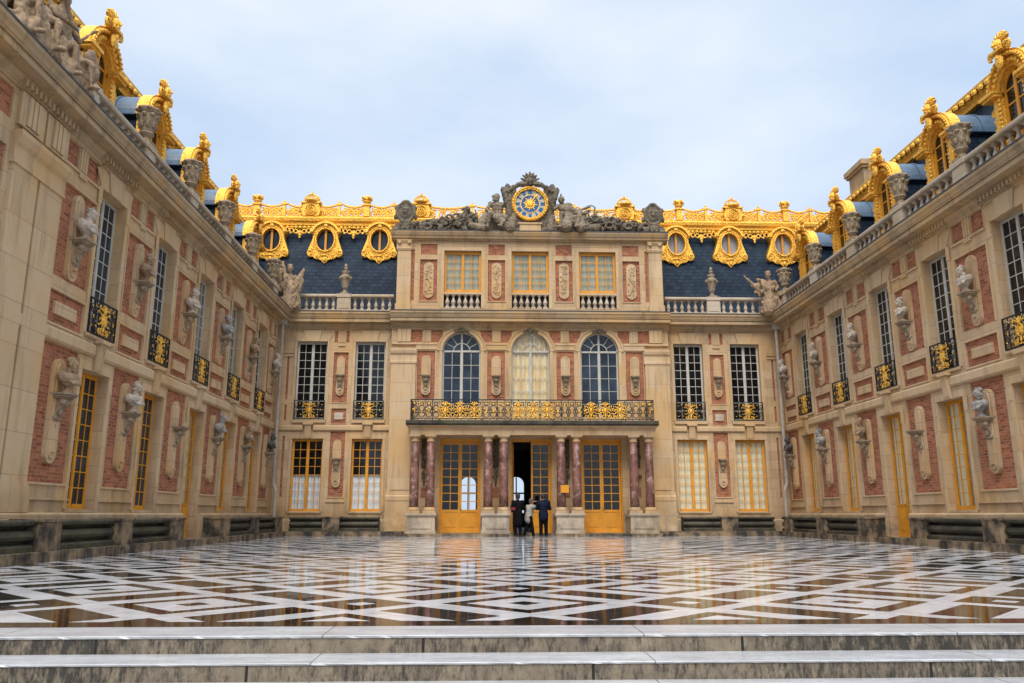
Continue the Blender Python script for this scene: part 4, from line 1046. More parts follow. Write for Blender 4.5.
mk.ell((0, .02, .44), (.07, .035, .13), None, 10, 6); mk.ringv((0, .02, .44), .11, .17, .024, 16, 5); mk.ell((0, .03, .65), (.06, .045, .06)); mk.ell((0, .02, .2), (.045, .03, .1)); mk.ell((0, .02, .10), (.19, .02, .024))
for a_ in (-60, -30, 0, 30, 60):
    q = RAD(a_); mk.ell((.13 * math.sin(q), .02, .66 + .09 * math.cos(q)), (.028, .02, .065), Matrix.Rotation(q, 3, 'Y'), 6, 4)
for sg in (-1, 1):
    for (x, z, L, ro) in ((.15, .58, .085, 50), (.19, .47, .08, 95), (.17, .34, .09, 130), (.11, .20, .08, 150), (.27, .30, .06, 70), (.26, .60, .06, 20)):
        mk.ell((sg * x, .02, z), (.026, .018, L), Matrix.Rotation(RAD(sg * ro), 3, 'Y'), 6, 4)
    mk.volute((sg * .19, .02, .16), .09, 1.4, .02, sg, -90); mk.volute((sg * .24, .02, .46), .08, 1.3, .016, -sg, 90)
MASK = mk.mesh('gilded_mask', M['gold'], True)
o = build('balcony_railing', ir, M['iron'], MR); g_ = go.mesh('gilded_ornament', M['gold'], True); link('gilded_leaves', g_, o)
for c in PW:
    for dx in (-.62, 0, .62): link('gilded_mask', MASK, o, CT.p(c + dx, n0, zb))
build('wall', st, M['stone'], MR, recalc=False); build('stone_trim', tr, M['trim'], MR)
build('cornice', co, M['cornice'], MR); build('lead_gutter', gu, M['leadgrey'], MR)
# slate roof with gilded cornice, cresting and oval dormers
RY0, RY1 = 36.9, 38.25
rs = MB(Face((0, 0, 0), (1, 0, 0), (0, 1, 0), 0))
rs.add([(-13, RY0, 9.9), (17, RY0, 9.9), (17, RY1, 15.0), (-13, RY1, 15.0), (-13, 46, 15.3), (17, 46, 15.3)], [(0, 1, 2, 3), (3, 2, 5, 4)])
build('slate_roof', rs, M['slate'], MR, recalc=False)
gf = MB(BK); gf.box(XE0, XE1, -.95, .1, 9.86, 9.90); build('gutter_floor', gf, M['leadgrey'], MR)
GB = Face((0, RY1, 0), (1, 0, 0), (0, -1, 0), 0)
gc = MB(GB); gc.mould([(-.1, 14.78), (.14, 14.78), (.16, 14.86), (.26, 14.92), (.26, 15.04), (.36, 15.12), (.40, 15.26), (.36, 15.32), (-.4, 15.34)], -13.2, 17.2)
x = -13.1
while x < 17.2: gc.ell((x, .2, 14.95), (.12, .08, .06), None, 6, 4); x += .31
build('gilded_roof_cornice', gc, M['gold'], MR)
cr = MB(GB); n0 = .12
cr.box(-13.2, 17.2, n0 - .08, n0 + .08, 15.335, 15.42)
crowns = [-8.76, -3.3, 6.95, 12.45]; flowers = [-11.45, -6.02, 9.72, 15.15]; mids = sorted(crowns + flowers + [-13.9, 17.8])
def swag(a, b_, z, dz, r):
    k = 10; cr.tube([(a + (b_ - a) * i / k, n0, z - dz * math.sin(math.pi * i / k)) for i in range(k + 1)], r, 6)
for a, b_ in zip(mids, mids[1:]):
    if b_ - a > 4: segs = [(a + (b_ - a) * i / 4, a + (b_ - a) * (i + 1) / 4) for i in range(4)]
    else: segs = [(a, (a + b_) / 2), ((a + b_) / 2, b_)]
    for (p, q) in segs:
        m = (p + q) / 2; w_ = q - p
        swag(p + .22, q - .1, 16.05, .12, .06); swag(p + .25, q - .15, 15.88, .05, .035)
        for k in range(4):
            xx = p + .24 + (w_ - .4) * (k + .5) / 4
            cr.ringv((xx, n0, 15.60), .16, .17, .045, 12, 5); cr.ell((xx + .14, n0, 15.50), (.08, .05, .05)); cr.ell((xx + .14, n0, 15.84), (.05, .05, .09)); cr.volute((xx + .12, n0, 15.72), .11, 1.4, .03, 1 if k % 2 else -1); cr.ell((xx, n0, 15.62), (.05, .06, .09)); cr.ell((xx, n0, 15.80), (.09, .05, .05))
            cr.box(xx - .22, xx - .19, n0 - .02, n0 + .02, 15.42, 15.85)
    for x in [p for p, q in segs[1:]]:
        cr.box(x - .07, x + .07, n0 - .07, n0 + .09, 15.42, 15.95); cr.ell((x, n0, 16.06), (.12, .1, .12)); cr.ell((x, n0, 16.2), (.06, .06, .08))
        for sg in (-1, 1): cr.volute((x + sg * .2, n0, 15.62), .17, 1.5, .045, sg, -90); cr.ell((x + sg * .13, n0, 16.08), (.09, .06, .045), Matrix.Rotation(RAD(-sg * 30), 3, 'Y'))
for x in flowers:
    cr.box(x - .15, x + .15, n0 - .12, n0 + .16, 15.42, 15.98); cr.box(x - .2, x + .2, n0 - .15, n0 + .2, 15.98, 16.05)
    cr.lathe(x, n0, [(.1, 16.05), (.14, 16.12), (.2, 16.2), (.2, 16.25)], 10)
    for i in range(12): a = i / 12 * 6.28; cr.ell((x + .2 * math.cos(a), n0 + .12 * math.sin(a), 16.34 + .05 * (i % 3)), (.09, .09, .09), None, 6, 4)
    cr.ell((x, n0, 16.42), (.16, .14, .13))
for x in crowns:
    cr.prism([(x - .40, 15.42), (x + .40, 15.42), (x + .48, 15.75), (x + .36, 16.08), (x - .36, 16.08), (x - .48, 15.75)], n0 - .12, n0 + .16)
    cr.ringv((x, n0 + .18, 15.74), .27, .27, .05, 18, 5); cr.volute((x, n0 + .18, 15.74), .2, 2, .04); cr.box(x - .5, x + .5, n0 - .14, n0 + .2, 16.08, 16.16)
    for sg in (-1, 1): cr.volute((x + sg * .52, n0 + .06, 15.60), .17, 1.5, .05, sg, -90); cr.ell((x + sg * .47, n0, 16.0), (.08, .08, .14))
    cr.lathe(x, n0, [(.34, 16.16), (.38, 16.22), (.34, 16.27)], 14)
    for i in range(9): a = i / 9 * 6.28; cr.ell((x + .34 * math.cos(a), n0 + .2 * math.sin(a), 16.34), (.06, .06, .09), None, 6, 4)
    for sg in (-1, -.45, .45, 1): cr.tube([(x + sg * .33, n0, 16.28), (x + sg * .30, n0, 16.46), (x + sg * .12, n0, 16.58), (x, n0, 16.54)], .04, 5)
    cr.ell((x, n0, 16.62), (.07, .07, .07)); cr.ell((x, n0, 16.72), (.035, .035, .07))
build('gilded_cresting', cr, M['gold'], MR)
OC = [-10.52, -7.90, -5.26, 9.39, 12.06, 14.75]
for x in OC:
    o = link('oval_dormer', OCULUS_GOLD, MR, (x, 37.72, 14.02)); link('pane', OC_BLUE if x < 0 else OC_PALE, o); link('mullion', OCULUS_BAR, o)
for a, b_ in zip(OC, OC[1:]):
    if b_ - a > 4: continue
    m = (a + b_) / 2; lg = MB(Face((0, 37.86, 0), (1, 0, 0), (0, -1, 0), 0))
    for i in range(7):
        xx = m - .62 + .207 * i; lg.ringv((xx, 0, 14.62 - .04 * (3 - abs(i - 3))), .09, .10, .03, 10, 5); lg.ell((xx, .0, 14.76), (.1, .06, .07), None, 6, 4)
    for k, z in enumerate((14.48, 14.36, 14.24)): lg.ell((m, .02, z), (.13 - .035 * k, .05, .08), None, 6, 4)
    for sg in (-1, 1): lg.ell((m + sg * .16, .02, 14.44), (.08, .04, .05)); lg.ell((m + sg * .45, .02, 14.46), (.06, .04, .06))
    build('gilded_pendant', lg, M['gold'], MR)

# ------------------------------------------------------------------ things on and around the front
for x, lb in ((CX - 8.585, 'carved stone vase on the back balustrade, left of the clock front'), (CX + 8.585, 'carved stone vase on the back balustrade, right of the clock front')):
    tag(link('stone_vase', VASE_LID, None, BK.p(x, -.14, 10.85), 0, (1.2, 1.2, 1.3)), lb, 'vase', 'stone vases on the balustrades')

# clock
CLK = root('clock', (CX, YC - .1, 13.82), 'round blue and gold clock under a dark carved crest on the roofline', 'clock')
CF = Face((CX, YC - .12, 15.19), (1, 0, 0), (0, -1, 0), 0)
bk = Blob(CF)
bk.box(-.62, .62, -.45, -.02, -1.37, -.72); bk.ell((0, -.28, .0), (.92, .22, .92), None, 20, 12); bk.ell((0, -.30, .62), (.62, .16, .44), None, 14, 8)
for sg in (-1, 1):
    for i, (a, L) in enumerate(((22, 1.25), (34, 1.35), (48, 1.2))):                     # furled standards either side
        x0 = sg * (.55 + .12 * i); t = RAD(a * .55); bk.cap((x0, -.1, -1.2), (x0 + sg * L * math.sin(t) * .9, -.1, -.1 + L * math.cos(t) * .8), .10, .14, 8)
    bk.cap((sg * .80, .0, -1.25), (sg * 1.18, -.05, .62), .10, .13); bk.ell((sg * 1.2, -.05, .74), (.16, .1, .14)); bk.cap((sg * 1.0, -.1, -.9), (sg * 1.0, -.1, .6), .18, .12)
    bk.cap((sg * .5, 0, -1.3), (sg * 1.1, .05, -1.3), .12, .08)
    for i in range(6): bk.ell((sg * (.55 + .1 * i), .0, .98 - .07 * i), (.12, .12, .10))
bk.ell((0, -.05, 1.12), (.22, .2, .26)); bk.ell((0, .14, 1.08), (.13, .12, .16)); bk.ell((0, .25, 1.04), (.04, .05, .05)); bk.ell((0, .23, 1.15), (.10, .05, .03)); bk.ell((-.05, .25, 1.10), (.02, .02, .02)); bk.ell((.05, .25, 1.10), (.02, .02, .02)); bk.ell((0, .2, .93), (.08, .07, .06))
for i in range(11):
    t = RAD(-110 + 22 * i); bk.ell((.34 * math.sin(t), -.05, 1.10 + .40 * math.cos(t)), (.06, .09, .17), Matrix.Rotation(t, 3, 'Y'))
for sg in (-1, 1): bk.ell((sg * .48, -.02, 1.0), (.2, .12, .13)); bk.ell((sg * .30, .05, .98), (.15, .1, .10))
g = MB(CF); g.box(-.50, .50, -.1, .12, -1.37, -.98); g.box(-.56, .56, -.1, .16, -1.03, -.96); build('clock_base', g, M['trim'], CLK)
link('carved_surround', bk.fuse('clock_surround', M['darkstatue'], .026, 1, .03, 9), CLK)
g = MB(CF); g.arch(0, 0, .72, .86, -.05, .10, 0, 360, 48); g.ringv((0, .10, 0), .80, .80, .055, 48, 8); g.ringv((0, .12, 0), .72, .72, .025, 48, 6)
for i in range(36): t = i / 36 * 6.283; g.ell((.80 * math.cos(t), .15, .80 * math.sin(t)), (.045, .04, .045), None, 6, 4)
build('gilded_rim', g, M['gold'], CLK)
g = MB(CF); g.arch(0, 0, .44, .745, -.02, .045, 0, 360, 48); build('hour_ring', g, M['dialwhite'], CLK)
g = MB(CF); g.prism([(.44 * math.cos(i / 40 * 6.2832), .44 * math.sin(i / 40 * 6.2832)) for i in range(40)], -.02, .04); build('dial', g, M['blueenamel'], CLK)
g = MB(CF); g.arch(0, 0, .425, .45, .04, .06, 0, 360, 48)
for i in range(16):
    t = RAD(i * 22.5 + 8); r = .37 if i % 2 == 0 else .28; w_ = .055
    ca, sa = math.sin(t), math.cos(t)
    g.prism([(.12 * ca + w_ * sa, .12 * sa - w_ * ca), (r * ca, r * sa), (.12 * ca - w_ * sa, .12 * sa + w_ * ca)], .04, .065)
g.ell((0, .06, 0), (.16, .05, .16), None, 16, 8); build('gilded_sun', g, M['gold'], CLK)
g = MB(CF); nums = ['XII', 'I', 'II', 'III', 'IIII', 'V', 'VI', 'VII', 'VIII', 'IX', 'X', 'XI']
for i, tx in enumerate(nums):
    t = RAD(30 * i); er = (math.sin(t), math.cos(t)); et = (math.cos(t), -math.sin(t))
    P = lambda u, r: (er[0] * r + et[0] * u, er[1] * r + et[1] * u)
    wd = {'I': .05, 'V': .09, 'X': .09}; W_ = sum(wd[c] for c in tx); u = -W_ / 2; r0, r1, sw = .49, .71, .025
    def stroke(ua, ra, ub, rb):
        g.prism([P(ua - sw, ra), P(ua + sw, ra), P(ub + sw, rb), P(ub - sw, rb)], .044, .056 + .0006 * len(g.f) % .004)
    for c in tx:
        m = u + wd[c] / 2
        if c == 'I': stroke(m, r0, m, r1)
        if c == 'V': stroke(m, r0, m - .032, r1); stroke(m, r0, m + .032, r1)
        if c == 'X': stroke(m - .03, r0, m + .03, r1); stroke(m + .03, r0, m - .03, r1)
        u += wd[c]
build('hour_numerals', g, M['blueenamel'], CLK)
g = MB(CF); t = RAD(34); ca, sa = math.sin(t), math.cos(t)
g.prism([(.1 * ca + .03 * sa, .1 * sa - .03 * ca), (.46 * ca + .025 * sa, .46 * sa - .025 * ca), (.48 * ca + .06 * sa, .48 * sa - .06 * ca), (.62 * ca, .62 * sa), (.48 * ca - .06 * sa, .48 * sa + .06 * ca), (.46 * ca - .025 * sa, .46 * sa + .025 * ca), (.1 * ca - .03 * sa, .1 * sa + .03 * ca)], .075, .095)
build('hand', g, M['gold'], CLK)

# figure from joints: one continuous body
def figure(b, J, k=1., robe=False, hands=True):
    V = lambda n: Vector(J[n])
    hd, nk, ch_, pv = V('head'), V('neck'), V('chest'), V('pelvis')
    b.ell(tuple(hd), (.085 * k, .105 * k, .12 * k), None, 12, 9); f = Vector(J.get('face', (0, 1, 0))).normalized()
    b.ell(tuple(hd + f * .04 * k - Vector((0, 0, .06 * k))), (.06 * k, .06 * k, .06 * k)); b.ell(tuple(hd + f * .115 * k - Vector((0, 0, .02 * k))), (.018 * k, .022 * k, .03 * k))
    sd = f.cross(Vector((0, 0, 1)))
    for sg in (-1, 1):
        b.ell(tuple(hd + sd * sg * .088 * k - Vector((0, 0, .01))), (.014 * k, .022 * k, .032 * k)); b.ell(tuple(hd + f * .098 * k + sd * sg * .034 * k + Vector((0, 0, .012 * k))), (.018 * k,) * 3)
    b.ell(tuple(hd + f * .105 * k - Vector((0, 0, .068 * k))), (.03 * k, .014 * k, .01 * k))
    b.cap(nk, hd - Vector((0, 0, .06 * k)), .062 * k, .055 * k)
    mid = (ch_ + pv) / 2
    b.cap(ch_, mid, .155 * k, .135 * k, 12); b.cap(mid, pv, .135 * k, .15 * k, 12); b.cap(nk - Vector((0, 0, .03 * k)), ch_, .08 * k, .14 * k)
    for s_ in 'LR':
        sh, el, ha = V('sh' + s_), V('el' + s_), V('ha' + s_); hp, kn, an, to = V('hip' + s_), V('kn' + s_), V('an' + s_), V('to' + s_)
        b.cap(ch_ + (sh - ch_) * .4, sh, .11 * k, .075 * k); b.cap(sh, el, .062 * k, .046 * k); b.cap(el, ha, .045 * k, .030 * k)
        if hands:
            d = (ha - el).normalized(); si = d.cross(Vector((0, 0, 1)));  si = si.normalized() if si.length > .1 else Vector((1, 0, 0)); up = si.cross(d)
            b.cap(ha, ha + d * .07 * k, .032 * k, .036 * k)
            for q in range(4):
                r0 = ha + d * .085 * k + si * (q - 1.5) * .021 * k; L = (.062, .075, .070, .052)[q] * k
                m_ = r0 + d * L * .55 - up * .012 * k; b.cap(r0, m_, .0098 * k, .009 * k, 6); b.cap(m_, m_ + d * L * .4 - up * .022 * k, .009 * k, .008 * k, 6)
            b.cap(ha + d * .02 * k - si * .03 * k, ha + d * .065 * k - si * .062 * k - up * .015 * k, .013 * k, .010 * k, 6)
        b.cap(pv + (hp - pv) * .4, hp, .12 * k, .10 * k); b.cap(hp, kn, .092 * k, .062 * k, 12); b.cap(kn, an, .06 * k, .04 * k); b.cap(an - Vector((0, 0, .02 * k)), to, .042 * k, .035 * k)
SF = Face((0, 0, 0), (1, 0, 0), (0, -1, 0), 0)
# seated bearded man left of the clock
b = Blob(SF)
J = dict(head=(-.02, .10, 1.72), face=(-.5, 1, 0), neck=(0, .05, 1.50), chest=(.02, .02, 1.28), pelvis=(.05, 0, .80), shL=(-.26, .02, 1.42), elL=(-.42, .14, 1.08), haL=(-.30, .42, .88), shR=(.28, .0, 1.42), elR=(.46, .05, 1.14), haR=(.62, .12, 1.42),
         hipL=(-.12, .1, .76), knL=(-.28, .58, .72), anL=(-.38, .55, .12), toL=(-.46, .72, .06), hipR=(.2, .1, .76), knR=(.34, .52, .60), anR=(.12, .68, .10), toR=(.05, .84, .06))
figure(b, J, 1.5)
b.cap((-.7, .1, .2), (-.3, .1, .9), .3, .18); b.cap((.5, .2, .3), (.75, .1, 1.0), .22, .12)
b.box(-.35, .45, -.35, .15, 0, .66); b.cap((-.1, .4, .62), (.5, .35, .1), .16, .22); b.cap((.1, .1, .75), (.55, .2, .3), .16, .2)
b.ell((-.02, .04, 1.79), (.14, .15, .13))
for i in range(16): q_ = random.Random(i + 200); b.ell((-.02 + q_.uniform(-.15, .15), .04 + q_.uniform(-.14, .1), 1.76 + q_.uniform(-.14, .14)), (.05, .05, .06), None, 6, 4)
for i in range(9): q_ = random.Random(i + 300); b.ell((-.07 + q_.uniform(-.09, .09), .2, 1.58 + q_.uniform(-.1, .03)), (.04, .05, .06), None, 6, 4)
for i in range(12): b.ell((-.02 + random.Random(i).uniform(-.1, .1), .08 - .1 * random.Random(i + 50).random(), 1.78 + .06 * random.Random(i + 9).random()), (.06, .06, .06), None, 6, 4)
for i in range(8): b.ell((-.06 + .12 * random.Random(i + 77).random(), .19, 1.56 + .08 * random.Random(i + 3).random()), (.035, .04, .05), None, 6, 4)
b.cap((-.5, .35, .1), (-1.0, .3, .25), .18, .15)
o = link('statue', b.fuse('statue', M['statue'], .024, 1, .025, 10), None, (CX - 1.55, YC + .1, 13.80), 0, (1.2, 1.1, 1.03)); tag(o, 'carved stone seated bare-chested bearded man leaning beside the clock', 'statue')
# seated helmeted figure right of the clock
b = Blob(SF)
J = dict(head=(-.05, .08, 1.64), face=(-.7, 1, .1), neck=(.02, .02, 1.42), chest=(.08, 0, 1.20), pelvis=(.25, 0, .76), shL=(-.18, .05, 1.33), elL=(-.38, .25, 1.10), haL=(-.52, .42, 1.28), shR=(.34, -.02, 1.30), elR=(.62, .08, 1.12), haR=(.92, .1, 1.22),
         hipL=(.1, .1, .72), knL=(-.10, .60, .78), anL=(-.15, .6, .15), toL=(-.25, .76, .07), hipR=(.36, .12, .70), knR=(.62, .55, .62), anR=(.5, .7, .12), toR=(.42, .86, .07))
figure(b, J, 1.5)
b.cap((.3, -.1, .9), (.25, -.05, 1.35), .26, .2); b.cap((-.4, .1, .2), (-.5, .1, .8), .24, .14); b.cap((.8, .1, .4), (.7, .1, 1.0), .3, .14)
b.ell((-.05, .05, 1.72), (.12, .14, .1)); b.cap((-.05, -.08, 1.74), (-.07, .12, 1.88), .05, .035); b.ell((-.05, 0, 1.9), (.04, .14, .06))
b.cap((.1, .2, .7), (.1, .55, .15), .22, .25); b.cap((.5, .2, .65), (.7, .5, .12), .2, .22); b.box(-.1, .6, -.35, .2, 0, .62)
b.cap((.3, .05, 1.2), (.75, .0, .95), .14, .2); b.cap((.75, 0, .95), (1.1, 0, 1.12), .12, .06)
b.tube([(.92, .12, 1.2), (1.02, .12, 1.32), (1.2, .12, 1.36), (1.32, .12, 1.28), (1.30, .12, 1.05), (1.24, .12, .8)], .04, 6)
b.cap((-.55, .3, .1), (-.45, .3, .7), .16, .10); b.cap((.9, .2, .2), (1.4, .2, .3), .2, .2)
o = link('statue', b.fuse('statue', M['statue'], .024, 1, .025, 10), None, (CX + 1.55, YC + .1, 13.80), 0, (1.15, 1.1, 1.03)); tag(o, 'carved stone seated figure in crested helmet holding a curved blade', 'statue')
# heaps of arms along the attic roof
def trophy(x0, x1, seed, flip, hmax):
    b = Blob(SF); r = random.Random(seed); n = 150
    b.box(x0, x1, -.3, .1, 0, .18)
    for i in range(n):
        u = r.random(); x = x0 + (x1 - x0) * u; t = (u if flip else 1 - u); h = .32 + hmax * (1 - t) ** 1.3
        z = r.uniform(.1, h); y = r.uniform(-.1, .3); kind = r.random()
        if kind < .35: b.ell((x, y, z), (r.uniform(.10, .2), .12, r.uniform(.10, .2)), Matrix.Rotation(r.uniform(0, 3), 3, 'Y'), 8, 6)
        elif kind < .6: a = r.uniform(-1, 1); L = r.uniform(.3, .6); b.cap((x, y, max(.05, z - .1)), (x + L * math.sin(a), y, min(h + .15, z + L * math.cos(a) * .6)), .045, .035, 6)
        elif kind < .8: b.ringv((x, y + .1, z), .17, .14, .05, 12, 6)
        else: b.cap((x, y, z), (x + r.uniform(-.3, .3), y + .1, z + .1), .1, .06)
    return b
b = trophy(-2.25, 0.75, 5, False, .62)
b.cap((.0, .1, .5), (.2, .15, .95), .22, .15); b.ell((.25, .2, 1.10), (.15, .18, .16)); b.ell((.33, .35, 1.03), (.08, .12, .08)); b.ell((.1, .0, 1.18), (.14, .07, .1)); b.cap((.4, .2, .5), (.5, .4, .1), .12, .09)
o = link('trophy_sculpture', b.fuse('trophy_sculpture', M['darkstatue'], .024, 1, .02, 11), None, (CX - 3.2, YC + .05, 13.80)); tag(o, 'dark carved heap of arms and plumed helmet left of the seated bearded man', 'sculpture', 'carved heaps of arms on the attic')
b = trophy(-.8, 2.35, 8, True, .66)
o = link('trophy_sculpture', b.fuse('trophy_sculpture', M['darkstatue'], .024, 1, .02, 11), None, (CX + 3.2, YC + .05, 13.80)); tag(o, 'dark carved heap of arms right of the helmeted seated figure', 'sculpture', 'carved heaps of arms on the attic')
# end cartouches
def cartouche():
    b = Blob(SF)
    b.ell((0, .08, .95), (.36, .12, .42), None, 16, 10); b.ringv((0, .12, .95), .40, .48, .075, 24, 7); b.ell((0, .1, 1.46), (.2, .12, .10)); b.ell((0, 0, .25), (.42, .22, .3))
    for sg in (-1, 1):
        b.volute((sg * .30, .1, .22), .2, 1.5, .07, sg, -90); b.ell((sg * .42, .05, 1.18), (.12, .09, .15)); b.ell((sg * .46, .05, .72), (.10, .1, .13)); b.cap((sg * .12, .2, .1), (sg * .2, .18, .5), .08, .06); b.cap((sg * .35, .1, .05), (sg * .52, .1, .1), .1, .08)
    for i in range(7): t = RAD(-60 + 20 * i); b.ell((.3 * math.sin(t), .12, 1.0 + .33 * math.cos(t)), (.05, .05, .05))
    b.ell((0, .2, .98), (.12, .06, .16)); b.ell((0, .22, 1.08), (.14, .05, .05))
    return b.fuse('cartouche', M['darkstatue'], .028, 1, .015, 9)
CM = cartouche()
for x, lb in ((CX - 5.83, 'dark carved oval cartouche at the left end of the attic roof'), (CX + 5.83, 'dark carved oval cartouche at the right end of the attic roof')):
    tag(link('cartouche', CM, None, (x, YC + .05, 13.80)), lb, 'sculpture', 'carved cartouches on the attic corners')
# corner groups at either end of the back balustrade
def corner_group(seed, wing):
    b = Blob(SF); r = random.Random(seed)
    figure(b, dict(head=(-.05, .12, 1.62), face=(-.4, 1, 0), neck=(0, .06, 1.42), chest=(.02, 0, 1.20), pelvis=(.05, 0, .78), shL=(-.24, 0, 1.33), elL=(-.40, .12, 1.12), haL=(-.46, .3, 1.28), shR=(.27, 0, 1.33), elR=(.42, .08, 1.08), haR=(.32, .3, .98),
           hipL=(-.08, 0, .74), knL=(-.2, .36, .62), anL=(-.28, .32, .1), toL=(-.34, .46, .06), hipR=(.18, 0, .74), knR=(.24, .4, .52), anR=(.22, .35, .1), toR=(.22, .5, .06)), 1.32)
    b.cap((-.05, .12, .85), (-.1, .25, .15), .26, .34); b.cap((.2, .0, .9), (.35, .1, .2), .24, .3); b.ell((-.05, .08, 1.72), (.14, .15, .1))
    for i in range(26): b.ell((r.uniform(-.5, .5), r.uniform(-.1, .35), r.uniform(.08, 1.1)), (r.uniform(.08, .17), .12, r.uniform(.08, .17)), Matrix.Rotation(r.uniform(0, 3), 3, 'Y'), 7, 5)
    if wing:
        b.cap((-.45, .0, .95), (-1.2, .05, 1.66), .12, .025); b.cap((-.3, -.05, 1.15), (-.85, .0, 1.25), .22, .07); b.cap((-.3, -.05, .95), (-.7, .0, .95), .2, .06); b.cap((-.25, -.05, 1.3), (-.6, -.05, 1.5), .18, .06)
    else:
        b.cap((.35, .0, 1.1), (.68, .05, 1.62), .2, .08); b.cap((.4, .0, .8), (.62, .05, 1.2), .22, .12); b.cap((-.4, 0, .9), (-.55, 0, 1.5), .22, .12); b.cap((-.2, -.1, 1.2), (-.42, -.1, 1.82), .16, .10)
    b.box(-.5, .55, -.3, .3, 0, .14)
    return b.fuse('statue', M['tanstatue'], .022, 1, .028, 9)
o = link('statue', corner_group(3, False), None, (XL + .36, 35.45, 9.90), RAD(25), (.85, .9, 1.2)); tag(o, 'tan stone trophy figure in the left back corner of the balustrade', 'statue')
o = link('statue', corner_group(6, True), None, (XR - .46, 35.40, 9.90), RAD(-15), (.92, .92, 1.14)); tag(o, 'tan stone winged figure with a lance in the right back corner of the balustrade', 'statue')
# large draped figures on the near end of the left wing
def draped(seed, lean):
    b = Blob(SF); r = random.Random(seed)
    figure(b, dict(head=(lean, .12, 1.95), face=(lean * 2, 1, -.2), neck=(lean * .7, .06, 1.72), chest=(lean * .5, .04, 1.46), pelvis=(0, 0, .88), shL=(lean * .5 - .27, .02, 1.62), elL=(-.48, .22, 1.3), haL=(-.36, .5, 1.1), shR=(lean * .5 + .28, .02, 1.60), elR=(.52, .18, 1.32), haR=(.66, .3, 1.62),
           hipL=(-.14, .1, .82), knL=(-.24, .58, .72), anL=(-.3, .55, .12), toL=(-.34, .74, .07), hipR=(.16, .1, .82), knR=(.30, .6, .66), anR=(.2, .66, .1), toR=(.18, .84, .06)), 1.12)
    for i in range(12):
        x = -.42 + .08 * i; b.cap((x * .6, .2 + .2 * r.random(), .9), (x * 1.1, .42 + .12 * r.random(), .05), .075, .10, 7)
    for i in range(7): x = -.25 + .08 * i; b.cap((x + lean * .5, .12, 1.62), (x * .5, .2, 1.0), .04, .05, 6)
    b.cap((-.5, -.1, .2), (-.3, -.1, 1.3), .25, .2); b.cap((.4, -.15, .2), (.5, -.1, 1.1), .25, .15); b.box(-.62, .62, -.4, .3, 0, .35)
    for i in range(16): a = i / 16 * 6.28; b.ell((lean + .1 * math.cos(a), .08 + .1 * math.sin(a), 2.02 + .05 * r.random()), (.055, .055, .055), None, 6, 4)
    return b
b = draped(4, .12); b.cap((.66, .3, 1.6), (.95, .25, 2.05), .05, .06); b.ell((1.0, .25, 2.15), (.16, .12, .2))
o = link('statue', b.fuse('statue', M['tanstatue'], .03, 1, .055, 6, (1, 1, .6)), None, LW.p(14.55, -.12, 9.93), LW.rz, (1.15, 1.15, 1.12)); tag(o, 'large draped stone figure at the top left edge of the picture', 'statue', 'statues over the tall pilaster')
b = draped(9, -.1); b.ell((.62, .42, .8), (.3, .1, .4)); b.cap((-.4, .5, 1.1), (-.8, .5, 1.7), .06, .05)
o = link('statue', b.fuse('statue', M['tanstatue'], .03, 1, .055, 6, (1, 1, .6)), None, LW.p(16.05, -.12, 9.93), LW.rz, (1.1, 1.1, 1.05)); tag(o, 'draped stone figure with shield beside the first gilded dormer', 'statue', 'statues over the tall pilaster')

# drainpipes
def pipe(x, y, kx, lb):
    m = MB(Face((0, 0, 0), (1, 0, 0), (0, 1, 0), 0))
    m.tube([(x, y, 9.3), (x, y, 8.4), (x, y, 2.25), (x + kx * .12, y - .02, 1.95), (x + kx * .12, y - .02, .22)], .075, 10)
    for z in (8.9, 7.2, 5.5, 3.8, 2.6): m.tube([(x, y, z - .05), (x, y, z + .05)], .095, 10)
    m.box(x - .16, x + .16, y - .14, y + .14, 9.2, 9.45)
    tag(build('drainpipe', m, M['pipe']), lb, 'drainpipe', 'pale drainpipes in the back corners')
pipe(XL + .20, 35.3, 1, 'pale drainpipe running down the left back corner of the court'); pipe(XR - .24, 35.55, -1, 'pale drainpipe running down the right back corner of the court')

# stone benches
def bench(F, a, b_, posts, label, n0=.17, dep=.70, z0=.20, top=.80):
    mid = F.p((a + b_) / 2, n0, z0); R_ = root('stone_bench', mid, label, 'bench', 'mossy stone benches along the walls')
    m = MB(F); ed = [a] + [v for p in posts for v in (p - .36, p + .36)] + [b_]
    for i in range(0, len(ed), 2):
        if ed[i + 1] - ed[i] < .1: continue
        s0, s1 = ed[i], ed[i + 1]
        m.mould([(n0, z0 + .001), (dep + .02, z0 + .001), (dep + .02, z0 + .10), (dep - .06, z0 + .14), (dep - .16, z0 + .16), (dep - .16, z0 + .20), (dep - .03, z0 + .22), (dep + .01, z0 + .29), (dep - .01, z0 + .36), (dep - .06, z0 + .40), (dep - .20, z0 + .42), (dep - .20, z0 + .48),
                 (dep - .01, z0 + .49), (dep + .02, z0 + .53), (dep + .02, z0 + .57), (dep - .02, top - .006), (n0, top - .006)], s0, s1)
    build('seat', m, M['bench'], R_)
    for p in posts:
        q = MB(F); q.box(p - .36, p + .36, n0, dep + .12, z0 + .001, top - .04); q.box(p - .40, p + .40, n0, dep + .15, top - .04, top + .012)
        build('pedestal', q, M['benchblock'], R_)
pl = MB(LW)
bench(LW, 11.0, 23.55, [12.9, 16.45, 19.8, 23.19], 'mossy stone bench below the first two windows of the left wing'); bench(LW, 27.0, 35.2, [27.36, 30.9, 34.4], 'dark stone bench of the left wing, running from the door to the back corner')
bench(RW, 16.3, 24.3, [20.35, 23.94], 'dark stone bench of the right wing, running toward the camera from the door'); bench(RW, 27.1, 35.2, [27.46, 30.9, 34.3], 'dark stone bench of the right wing, running from the door to the back corner')
